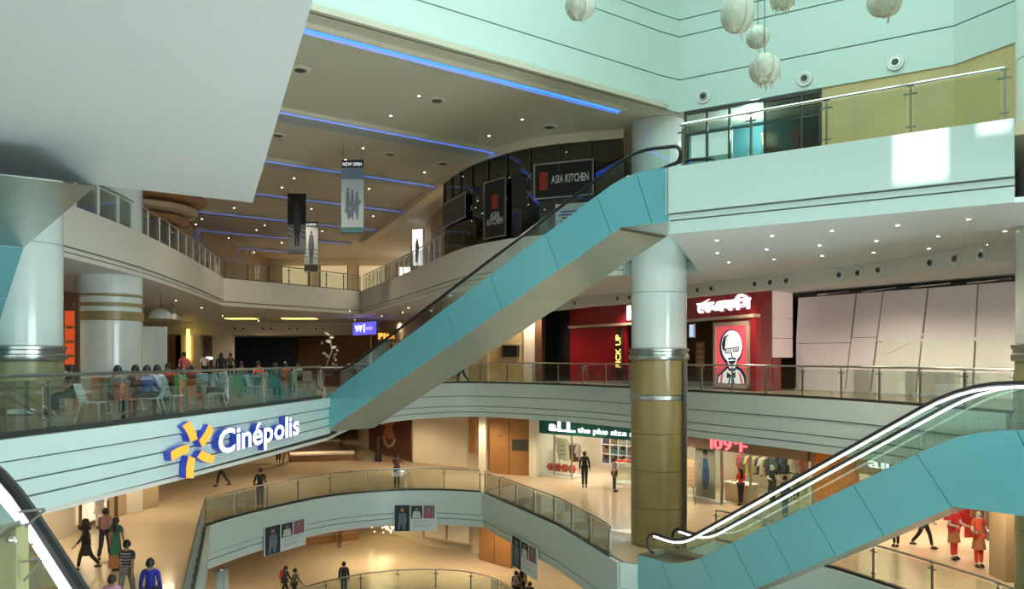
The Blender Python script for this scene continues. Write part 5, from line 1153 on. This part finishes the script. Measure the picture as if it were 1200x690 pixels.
# ------------------------------------------------------------------ shops one floor down
def shop(A, B_, z0, z1, depth, wm, label, floor=None, back='shopw'):
    a, c = V(*A), V(*B_); u = (c-a).normalized(); n = V(-u.y, u.x)
    if n.dot(a) < 0: n = -n
    wall('wall_shop_back', [tuple(a+n*depth), tuple(c+n*depth)], z0, z1, .12, back, 'back wall of '+label); wall('wall_shop_side', [tuple(a), tuple(a+n*depth)], z0, z1, .1, wm, 'left side wall of '+label); wall('wall_shop_side', [tuple(c), tuple(c+n*depth)], z0, z1, .1, wm, 'right side wall of '+label)
    return a, c, u, n
def garments(a, u, n, z, cnt, w, cols, group, label, seed=1, hgt=.85):
    rn = random.Random(seed); r = thing('clothes_rack', label, 'rack', (a.x, a.y, z)); e = a+u*w
    b = MB(); b.tube([(a.x, a.y, z+1.65), (e.x, e.y, z+1.65)], .02, 6); b.build('rail', 'steel', r)
    for q in (a, e): b = MB(); b.tube([(q.x, q.y, z), (q.x, q.y, z+1.65)], .02, 6); b.build('post', 'steel', r)
    for i in range(cnt):
        q = a+u*(w*(i+.5)/cnt); h_ = hgt*rn.uniform(.7, 1.1); c_ = rn.choice(cols); b = MB(); th = w/cnt*.34; k = .20+rn.uniform(0, .06)
        ang = rn.uniform(-.3, .3); d_ = V(n.x*math.cos(ang)-n.y*math.sin(ang), n.x*math.sin(ang)+n.y*math.cos(ang)); d_ = (d_+u*.5).normalized(); s_ = V(-d_.y, d_.x)
        f = lambda x_, y_, z_: (q.x+d_.x*x_+s_.x*y_, q.y+d_.y*x_+s_.y*y_, z_)
        zt = z+1.60; prof = [(-.04, zt), (.04, zt), (k, zt-.10), (k+.07, zt-.42), (k-.02, zt-.42), (k-.06, zt-.25), (k-.03, zt-h_), (-k+.03, zt-h_), (-k+.06, zt-.25), (-k+.02, zt-.42), (-k-.07, zt-.42), (-k, zt-.10)]
        b.plate([f(x_, -th/2, z_) for x_, z_ in prof], th, (s_.x, s_.y, 0)); g = b.build('hanging_garment', cm(c_)); tag(g, '%s garment, %s along the %s' % (cname(c_), ORD[i], label), 'garment', group)
GLAB = '%s garment hanging on a shop rack'
def cname(c):
    import colorsys
    h, s, v = colorsys.rgb_to_hsv(*c)
    if v < .06: return 'black'
    if s < .2: return 'white' if v > .5 else 'grey'
    return ('red', 'orange', 'yellow', 'green', 'green', 'teal', 'blue', 'blue', 'purple', 'pink', 'pink', 'red')[int(h*12) % 12]
SW, SE = (1.3, 43.6), (6.1, 39.3)
a, c, u, n = shop(SW, SE, ZB, -1.51, 5.0, 'shopw', 'the green-signed clothes shop')
lamp('AREA', 'shop_ceiling_light', tuple((a+c)/2+n*2.3)+(-1.75,), 190, (1, .93, .82), 4, rot=(0, 0, 0), sizey=3)
r = thing('shop_sign', 'green shop sign with lit white letters left of the central column', 'sign', (a.x, a.y, -2.6)); B_ = Board(a, c, -2.62, -1.72); B_.part('board', 'green', r, 0, 1, 0, 1, 0, .12)
lettering(r, 'aLL', tuple(B_.p(.155, .22, .12)), (B_.u.x, B_.u.y, 0), B_.L*.27, .48, ['signw'], ext=.05, bold=.035); lettering(r, 'the plus size store', tuple(B_.p(.45, .22, .12)), (B_.u.x, B_.u.y, 0), B_.L*.70, .26, ['signw'], ext=.04, bold=.02, gap=.06)
r = thing('storefront', 'glass front of the green-signed clothes shop', 'shop front', (a.x, a.y, ZB)); B_ = Board(a, c, ZB, -2.62)
for u0, u1 in ((0, .20), (.20, .38), (.78, 1.0)): B_.part('glass_panel', 'glass', r, u0+.005, u1-.005, .06, 1, -.02, 0); B_.part('frame', 'steel', r, u1-.01, u1, 0, 1, -.04, .04)
B_.part('sill', 'white', r, 0, .38, 0, .06, -.9, .05); B_.part('sill', 'white', r, .78, 1, 0, .06, -.9, .05)
rn = random.Random(2)
for i, u_ in enumerate((.10, .175, .25, .325)):
    q = B_.p(u_, 0, -.45); t = thing('paper_flower', 'red paper flower ball on the shop sill, %s from the left' % ('first', 'second', 'third', 'fourth')[i], 'decoration', (q.x, q.y, ZB+.4), group='red balls in the green-signed shop window')
    b = MB(); b.ball((q.x, q.y, ZB+.48), (.20, .20, .20), 14, 10); b.build('ball', cm((.85, .10, .08)), t)
    for k in range(6): a2 = k*1.05; b = MB(); b.ball((q.x+.13*math.cos(a2), q.y-.1, ZB+.48+.13*math.sin(a2)), .10, 8, 6); b.build('petal', cm((.80, .14, .10)), t)
q = B_.p(.24, .0, -.5); t = thing('price_poster', 'white printed poster leaning in the shop window', 'poster', (q.x, q.y, ZB)); b = MB(); b.plate([(q.x-.35, q.y, ZB+.95), (q.x+.28, q.y-.1, ZB+.85), (q.x+.18, q.y-.1, ZB+2.0), (q.x-.5, q.y, ZB+2.1)], .03, (0, 1, 0)); b.build('board', 'shopw', t)
for k in range(3): b = MB(); b.box((q.x-.1, q.y-.09, ZB+1.2+.22*k), (.3, .02, .03)); b.build('printed_line', 'dark', t)
r = thing('shelf_grid', 'white square-grid shelf at the back of the green-signed shop', 'shelf', tuple(V((a.x+c.x)/2, (a.y+c.y)/2, ZB))); Sg = Board(a+n*3.2+u*2.0, a+n*3.2+u*4.2, ZB+.5, ZB+2.6)
for k in range(5): Sg.part('upright', 'white', r, k/4-.01, k/4+.01, 0, 1, -.3, 0)
for k in range(5): Sg.part('shelf_board', 'white', r, 0, 1, k/4-.01, k/4+.01, -.3, 0)
Sg.part('back_panel', 'wood', r, 0, 1, 0, 1, -.34, -.31)
for k in range(12):
    i, j = k % 4, k//4; g = Sg.part('folded_clothes', cm(rn.choice([(.06, .06, .08), (.2, .1, .05), (.05, .12, .12), (.3, .25, .2)])), None, i/4+.03, i/4+.21, j/4+.02, j/4+.14, -.26, -.04); tag(g, 'folded clothes in the white grid shelf, %s column, %s row up' % (('first', 'second', 'third', 'fourth')[i], ('bottom', 'second', 'third')[j]), 'clothes', 'folded clothes in the grid shelf')
DARKS = [(.03, .03, .04), (.05, .10, .12), (.25, .20, .16), (.12, .05, .04), (.4, .36, .3), (.02, .08, .06)]
garments(a+n*1.5+u*.4, u, n, ZB, 7, 1.4, DARKS, 'clothes in the green-signed shop', 'clothes rack at the left inside the green-signed shop', 3); garments(a+n*3.6+u*4.6, u, n, ZB, 8, 1.5, DARKS, 'clothes in the green-signed shop', 'clothes rack at the right inside the green-signed shop', 4)
q = a+n*2.2+u*4.4; t = thing('display_table', 'white table with red clothes inside the green-signed shop', 'table', (q.x, q.y, ZB)); b = MB(); b.box((q.x, q.y, ZB+.8), (1.5, .7, .05), math.atan2(u.y, u.x)); b.build('tabletop', 'white', t)
for sx in (-.65, .65):
    for sy in (-.28, .28): b = MB(); e = V(q.x, q.y)+u*sx+n*sy; b.tube([(e.x, e.y, ZB), (e.x, e.y, ZB+.78)], .02, 6); b.build('leg', 'chrome', t)
for k in range(3): g = MB(); e = V(q.x, q.y)+u*(-.5+.42*k); g.box((e.x, e.y, ZB+.88+.03*(k % 2)), (.3, .4, .10+.05*(k % 2)), .6); tag(g.build('folded_clothes', cm(((.7, .05, .04), (.75, .2, .12), (.6, .05, .1))[k])), ('scarlet', 'salmon', 'crimson')[k]+' folded clothes on the white display table', 'clothes', 'red clothes on the display table')
# clothes shop with the red number sign
SW2, SE2 = (8.0, 36.8), (11.5, 31.2)
a, c, u, n = shop((7.2, 37.6), SE2, ZB, -1.51, 5.5, 'shopw', 'the clothes shop with the red number sign')
lamp('AREA', 'shop_ceiling_light', tuple((a+c)/2+n*2.5)+(-1.75,), 200, (1, .88, .68), 4.5, sizey=3)
r = thing('shop_sign', 'brown shop bulkhead with a glowing red number sign', 'sign', (a.x, a.y, -2.5)); B_ = Board(a, c, -2.56, -1.52); B_.part('board', 'brownp', r, 0, 1, 0, 1, 0, .2)
p0, p1 = on_line([tuple(a-n*.2), tuple(c-n*.2)], 833), on_line([tuple(a-n*.2), tuple(c-n*.2)], 876); lettering(r, '109\u00b0F', (p0.x, p0.y, -2.50), (B_.u.x, B_.u.y, 0), (p1-p0).length, .46, ['signr'], ext=.05, bold=.012)
Rg = thing('storefront', 'open front of the clothes shop with poster wall and glass', 'shop front', (a.x, a.y, ZB)); F_ = Board(a, c, ZB, -2.56)
F_.part('glass_panel', 'glass', Rg, .12, .42, .03, 1, -.03, 0); F_.part('frame', 'steel', Rg, .42, .43, 0, 1, -.05, .05); F_.part('frame', 'steel', Rg, .62, .63, 0, 1, -.05, .05); F_.part('glass_panel', 'glass', Rg, .63, .98, .03, 1, -.03, 0); F_.part('sill', 'white', Rg, .05, .42, 0, .03, -.6, .1)
pq = Board(on_line([tuple(a), tuple(c)], 811), on_line([tuple(a), tuple(c)], 834), ZB+.1, -2.55, -.25); r = thing('poster', 'tall poster of a person in a blue dress inside the shop window', 'poster', tuple(pq.p(0, 0)))
pq.part('board', cm((.55, .50, .52)), r, 0, 1, 0, 1, 0, .03); b = MB(); pq.shape(b, ell(.5, .86, .11, .055), .03, .036); pq.shape(b, [(.44, .84), (.56, .84), (.56, .76), (.44, .76)], .03, .036); pq.shape(b, [(.34, .76), (.30, .56), (.18, .60), (.22, .66)], .03, .036); pq.shape(b, [(.42, .18), (.48, .18), (.48, .04), (.42, .04)], .03, .036); pq.shape(b, [(.56, .18), (.62, .18), (.62, .04), (.56, .04)], .03, .036); b.build('printed_skin', 'skin2', r)
b = MB(); pq.shape(b, ell(.5, .90, .13, .05), .036, .039); b.build('printed_hair', 'hair', r); b = MB(); pq.shape(b, [(.40, .77), (.62, .77), (.70, .55), (.72, .35), (.60, .17), (.42, .17), (.34, .35), (.36, .55)], .036, .04); b.build('printed_dress', cm((.03, .10, .32)), r)
q = a+u*2.1-n*1.3; t = thing('easel_sign', 'wooden easel board with printed lines before the clothes shop', 'sign', (q.x, q.y, ZB)); e0 = Board(q-u*.4+n*.4, q+u*.5+n*.4, ZB+.7, ZB+1.9); e0.part('board', 'tan', t, 0, 1, 0, 1, 0, .04); [e0.part('printed_line', 'beigeframe', t, .15, .85, .15+.15*k, .19+.15*k, .04, .05) for k in range(5)]
for k in (-.3, .4): b = MB(); e = q+u*k+n*.35; b.bar((e.x, e.y, ZB+.75), (e.x+u.x*k*.3, e.y+u.y*k*.3-.1, ZB), .03, .03); b.build('leg', 'dark', t)
MIX = [(.75, .70, .6), (.10, .25, .12), (.55, .08, .06), (.65, .45, .2), (.05, .05, .06), (.4, .10, .2), (.15, .2, .35), (.7, .6, .15), (.5, .3, .25)]
for k, (s_, d_, w_, c_) in enumerate(((1.9, 2.8, 1.7, 11), (3.9, 3.4, 1.7, 11), (2.2, 4.7, 1.8, 10), (4.6, 2.2, 1.3, 7), (5.3, 4.4, 1.5, 8))): garments(a+u*s_+n*d_, u, n, ZB+.35*(k % 2)+.25, c_, w_, MIX, 'clothes in the number-signed shop', 'clothes rack in the number-signed shop, %s' % ('front left', 'middle', 'rear left', 'front right', 'rear right')[k], 20+k)
for k, (s_, d_, zz) in enumerate(((.6, 4.9, 1.0), (2.6, 5.0, 1.25), (4.6, 5.0, 1.1), (1.2, 3.6, .2))): garments(a+u*s_+n*d_, u, n, ZB+zz-.2, 9, 1.7, MIX+[(.05, .05, .06), (.06, .2, .1), (.3, .18, .1)], 'clothes in the number-signed shop', 'high wall rack %s of the number-signed shop' % ('left', 'middle', 'right', 'near the poster')[k], 40+k)
q = a+u*3.3+n*1.2; t = thing('display_counter', 'low wooden display counter in the number-signed shop', 'counter', (q.x, q.y, ZB)); b = MB(); b.box((q.x, q.y, ZB+.4), (1.3, .6, .8), math.atan2(u.y, u.x)); b.build('body', 'tan', t); b = MB(); b.box((q.x, q.y, ZB+.82), (1.4, .7, .05), math.atan2(u.y, u.x)); b.build('top', 'shopw', t)
def mannequin(label, p, face, tunic, trous, z=ZB, arms=(.6, .5, .4), pose='hold'):
    return person(label, (p[0], p[1], z), R(face), pose=pose, top=tunic, bottom=trous, skin='manq', hair=None, extra=(('tunic', 'tunic', arms),), h=1.78, name='mannequin', cat='mannequin')
q = G(905, 590, ZB); mannequin('white mannequin in a black top behind the lit handrails', (q.x, q.y), 10, (.02, .02, .025), (.02, .02, .025), arms=(.03, .03, .03)); q = G(925, 585, ZB); mannequin('white mannequin in a dark floral top, right of the black one', (q.x+.3, q.y), -10, (.10, .12, .10), (.04, .04, .05), arms=(.14, .16, .13))
# orange wall and next shops to the right
wall('wall_orange', [(11.6, 31.1), (12.6, 29.4)], ZB, -1.51, .3, 'orangew', 'orange wall right of the number-signed shop')
a, c, u, n = shop((12.6, 29.4), (14.6, 24.6), ZB, -1.51, 5.0, 'shopw', 'the shop with red dresses')
lamp('AREA', 'shop_ceiling_light', tuple((a+c)/2+n*2.0)+(-1.75,), 180, (1, .85, .68), 3.5, sizey=3)
r = thing('shop_sign', 'tan shop bulkhead with small lit white letters above the escalator', 'sign', (a.x, a.y, -2.4)); B_ = Board(a, c, -2.75, -1.52); B_.part('board', 'tan', r, 0, 1, 0, 1, 0, .15); p0, p1 = on_line([tuple(a-n*.15), tuple(c-n*.15)], 1018), on_line([tuple(a-n*.15), tuple(c-n*.15)], 1048); lettering(r, 'all', (p0.x, p0.y, -2.45), (B_.u.x, B_.u.y, 0), (p1-p0).length*.8, .34, ['signw'], ext=.04, bold=.0)
RED = [(.75, .06, .04), (.80, .16, .06), (.55, .05, .05), (.85, .25, .10), (.6, .5, .35), (.7, .04, .10)]
garments(a+u*2.6+n*1.3, u, n, ZB, 9, 1.6, RED, 'red clothes in the right shop', 'red rack behind the mannequins', 31, 1.1); garments(a+u*.3+n*2.2, u, n, ZB, 9, 1.7, RED+[(.75, .7, .1), (.1, .3, .2)], 'red clothes in the right shop', 'rack of bright clothes near the orange wall', 32, .9); garments(a+u*3.9+n*1.0, u, n, ZB, 6, .9, [(.55, .5, .42), (.45, .4, .35), (.4, .2, .15)], 'red clothes in the right shop', 'rack of pale clothes beside the tan pilaster', 33, 1.1)
q = G(1147, 664, ZB); mannequin('mannequin in a long orange-red tunic with tan panel, right of the pair', (q.x, q.y), -5, (.80, .12, .06), (.70, .06, .04), arms=(.42, .17, .08)); q = G(1118, 655, ZB); mannequin('mannequin in a scarlet suit with tan shawl, left of the pair', (q.x, q.y), 15, (.75, .05, .05), (.62, .04, .05), arms=(.45, .20, .10))
p = at(1180, 23.2); b = MB(); b.box((p.x, p.y, (ZB-1.5)/2), (.55, .8, 3.38)); tag(b.build('pilaster', 'tan'), 'tan pilaster at the right edge beside the red-dress shop', 'pilaster', kind='structure')
# back walls one floor down
def flat(nm, pts, z0, z1, m, label, t=.2): return wall(nm, pts, z0, z1, t, m, label)
flat('wall_lower_back', [(-11, 58), (-9.8, 55.3), (-5.9, 48.7)], ZB, -1.51, 'cream', 'cream wall behind the brown jewellery poster')
flat('wall_lower_back', [(-5.9, 48.7), (-2.6, 46.6)], ZB, -1.51, 'cream', 'plain cream wall right of the brown jewellery poster'); flat('wall_lower_back', [(-2.6, 46.6), (-1.4, 44.3)], ZB, -1.51, 'cream', 'cream wall with a brown framed panel'); flat('wall_lower_back', [(-1.4, 44.3), (1.3, 43.4)], ZB, -1.51, 'cream', 'cream wall around the brown double door')
B_ = Board((-9.6, 55.0), (-6.0, 48.95), ZB+.05, -1.7, .03); r = thing('wall_poster', 'large brown jewellery poster of a face and necklace', 'poster', tuple(B_.p(0, 0))); B_.part('board', 'maroon', r, 0, 1, 0, 1, 0, .08); frame_on(B_, r, 'wood2', .1, .1)
b = MB(); B_.shape(b, ell(.50, .72, .13, .20, 16), .08, .09); B_.shape(b, [(.42, .55), (.58, .55), (.66, .35), (.36, .35)], .08, .09); b.build('printed_face', cm((.42, .18, .12)), r); b = MB(); B_.shape(b, [(.36, .36), (.40, .22), (.50, .14), (.62, .22), (.68, .36), (.64, .36), (.58, .25), (.50, .19), (.43, .25), (.40, .36)], .09, .10); B_.shape(b, ell(.36, .62, .02, .05, 8), .09, .10); b.build('printed_necklace', cm((.60, .50, .36)), r); b = MB(); B_.shape(b, ell(.56, .82, .16, .14, 14), .075, .085); b.build('printed_hair', 'black', r)
B_ = Board(at(552, 45.8), at(562, 44.9), ZB+.9, -1.7, .12); r = thing('wall_panel', 'brown framed panel on the cream wall left of the double door', 'panel', tuple(B_.p(0, 0))); B_.part('panel', 'wood', r, 0, 1, 0, 1, 0, .05); frame_on(B_, r, 'tan', .08, .07)
B_ = Board((-1.2, 44.15), (.95, 43.45), ZB, -1.6, .05); r = thing('door_2', 'brown double door between cream pilasters', 'door', tuple(B_.p(0, 0)), kind='structure'); B_.part('door_leaf', 'wood', r, .01, .49, .0, 1, 0, .08); B_.part('door_leaf', 'wood', r, .505, .99, .0, 1, 0, .08); B_.part('plaque', 'dark', r, .58, .98, .40, .58, .08, .11); B_.part('handle', 'chrome', r, .20, .34, .62, .635, .08, .12)
for px, Y in ((567, 44.0), (626, 42.9)): p = at(px, Y); b = MB(); b.box((p.x, p.y, (ZB-1.5)/2), (.42, .5, 3.38), R(-18)); tag(b.build('pilaster', 'shopw'), 'pale pilaster %s of the brown double door' % ('left' if px == 567 else 'right'), 'pilaster', kind='structure')
for px in (508, 521): q = on_line([(-5.9, 48.7), (-2.6, 46.6)], px)
# left side shops one floor down
flat('wall_lower_left', [(-22, 60), (-19, 42), (-15.3, 34.6), (-16.0, 31.4)], ZB, -1.51, 'tan', 'tan wall at the left of the lower gallery'); flat('wall_lower_left', [(-15.9, 31.2), (-15.9, 12)], ZB, -1.51, 'cream', 'cream wall at the far left of the lower gallery')
B_ = Board(at(80, 29.2), at(115, 31.2), ZB+.15, -2.4, -.0); B_.off = .35; r = thing('window_3', 'brightly lit small shop window at the lower left', 'window', tuple(B_.p(0, 0)), kind='structure'); B_.part('pane', mat('lit_window_glass', (.8, .75, .6), .4, emit=.7, ecol=(1, .88, .65)), r, 0, 1, .06, .9, 0, .04); frame_on(B_, r, 'wood2', .1, .1)
q = B_.p(.45, 0, .3); mannequin('headless-looking mannequin pair in black and white in the lit window', (q.x, q.y), 40, (.03, .03, .03), (.6, .6, .6), z=ZB)
for px, Y, m_, lb in ((122, 31.8, 'wood2', 'dark pilaster right of the lit window'), (152, 33.0, 'shopw', 'pale pilaster beside the brown panel'), (170, 34.0, 'tan', 'tan pilaster at the corner of the lower left wall')): p = at(px, Y); b = MB(); b.box((p.x, p.y, (ZB-1.5)/2), (.9, .4, 3.38), R(60)); tag(b.build('pilaster', m_), lb, 'pilaster', kind='structure')
# benches
for k, (x0, x1, yy) in enumerate(((338, 415, 540), (332, 398, 524))):
    p = G(x0, yy, ZB); q = G(x1, yy-2, ZB); t = thing('bench', ('nearer' if k == 0 else 'farther')+' long low wooden bench on the cream floor', 'bench', (p.x, p.y, ZB), group='long low benches'); b = MB(); b.bar((p.x, p.y, ZB+.42), (q.x, q.y, ZB+.42), 1.5, .08); b.build('top', 'shopw', t); b = MB(); b.bar((p.x, p.y+.1, ZB+.19), (q.x-.1, q.y+.1, ZB+.19), 1.1, .38); b.build('base', 'wood', t)
for k, px in enumerate((395, 405, 388)): p = G(px, 505+k*3, ZB); t = thing('potted_plant', ('low dark green plant at the end of the farther bench', 'low dark plant right of the benches, nearer the escalator foot', 'low dark plant behind the farther bench')[k], 'plant', (p.x, p.y, ZB)); b = MB(); b.lathe((p.x, p.y, ZB), [(.3, 0), (.36, .4)], 14); b.build('pot', 'dark', t); b = MB(); rn = random.Random(k)
for k in range(5):
    p = G((408, 418, 428, 400, 436)[k], (506, 502, 504, 499, 500)[k], ZB)
    t = thing('cafe_table', 'small dark table far under the escalator foot, %s from the left' % ('second', 'third', 'fourth', 'first', 'fifth')[k], 'table', (p.x, p.y, ZB), group='tables far back on the lower gallery'); b = MB(); b.lathe((p.x, p.y, ZB), [(.35, 0), (.05, .05), (.05, .7), (.5, .72), (.5, .76)], 14); b.build('tabletop', 'wood2', t)
    for s_ in (-1, 1): b = MB(); b.box((p.x+s_*.8, p.y, ZB+.45), (.45, .45, .06)); b.box((p.x+s_*1.0, p.y, ZB+.7), (.06, .45, .5)); b.box((p.x+s_*.8, p.y, ZB+.2), (.3, .3, .4)); tag(b.build('cafe_chair', 'maroon'), 'small dark chair %s of the %s table under the escalator foot' % ('left' if s_ < 0 else 'right', ('second', 'third', 'fourth', 'first', 'fifth')[k]), 'chair', 'chairs far back on the lower gallery')
flat('wall_far_lower', [(-11, 80), (-40, 80)], ZB, -1.51, 'tan', 'far back wall of the lower gallery', -.2)
# two floors down
flat('wall_lowest_back', [(-13, 57), (-6.4, 50), (-5.5, 48.5), (-2.2, 46.5)], ZA, -6.51, 'cream', 'cream back wall of the lowest gallery'); flat('wall_lowest_back', [(-2.2, 46.5), (-1.2, 45.4), (.6, 43.2), (4, 41)], ZA, -6.51, 'cream', 'cream wall around the brown panel of the lowest gallery')
B_ = Board(at(566, 45.3), at(604, 43.3), ZA, -6.8, .25); r = thing('door_3', 'large brown door panel below the sloping fascia', 'door', tuple(B_.p(0, 0)), kind='structure'); B_.part('door_leaf', 'wood', r, 0, .495, 0, 1, 0, .06); B_.part('door_leaf', 'wood', r, .505, 1, 0, 1, 0, .06)
B_ = Board(at(500, 47.9), at(556, 46.0), ZA+.6, -6.9, .3); r = thing('window_4', 'pale framed shop window on the lowest gallery', 'window', tuple(B_.p(0, 0)), kind='structure'); B_.part('pane', 'shopw', r, 0, .48, 0, 1, 0, .03); B_.part('pane', 'shopw', r, .52, 1, 0, 1, 0, .03); frame_on(B_, r, 'tan', .12, .08)
B_ = Board((-8.6, 50.4), (-6.9, 48.9), ZA+.4, -6.6, .3); r = thing('light_curtain', 'glittering curtain of small warm lights behind the middle fascia poster', 'lights', tuple(B_.p(0, 0))); b = MB(); rn = random.Random(9)
for k in range(12): u_ = k/11; b.tube([B_.p(u_, 1), B_.p(u_, rn.uniform(.0, .4))], .008, 4)
b.build('wires', 'gsteel', r); b = MB()
for k in range(160): u_ = rn.random(); v_ = rn.random()**.7; q = B_.p(u_, v_); b.ball(tuple(q), .035, 6, 4)
b.build('bulbs', mat('fairy_glow', (1, .8, .4), .4, emit=9, ecol=(1, .78, .42)), r, kind='stuff')
p, q = G(352, 640, ZA), G(414, 633, ZA); t = thing('planter_bench', 'long low brown planter bench on the lowest gallery floor', 'bench', (p.x, p.y, ZA)); b = MB(); b.bar((p.x, p.y+.6, ZA+.25), (q.x, q.y+.6, ZA+.25), 1.2, .5); b.build('body', 'wood', t); b = MB(); b.bar((p.x, p.y+.6, ZA+.53), (q.x, q.y+.6, ZA+.53), 1.4, .06); b.build('rim', 'tan', t)
flat('wall_lowest_left', [(-20, 60), (-17, 40), (-15.5, 12)], ZA, -6.51, 'cream', 'cream left wall of the lowest gallery'); flat('wall_far_lowest', [(-10, 76), (-40, 76)], ZA, -6.51, 'tan', 'far wall of the lowest gallery', -.2)
B_ = Board(at(249, 33.5), at(262, 34), ZA+.2, -7.4, .1); r = thing('kiosk_frame', 'pale blue portal frame at the lower left of the lowest gallery', 'frame', tuple(B_.p(0, 0))); frame_on(B_, r, 'fascia', .25, .2)
for j_, (x, y, z) in enumerate([(-12.5, 24, -1.5), (-13, 30, -1.5), (-12.5, 36, -1.5), (-10, 42, -1.5), (-4.5, 45, -1.5), (-1, 43, -1.5), (3, 41, -1.5), (6.8, 37, -1.5)]): downlight(x, y, z, 'downlights over the lower gallery', 'small downlight over the lower gallery, %s from the left around the void' % ORD[j_])
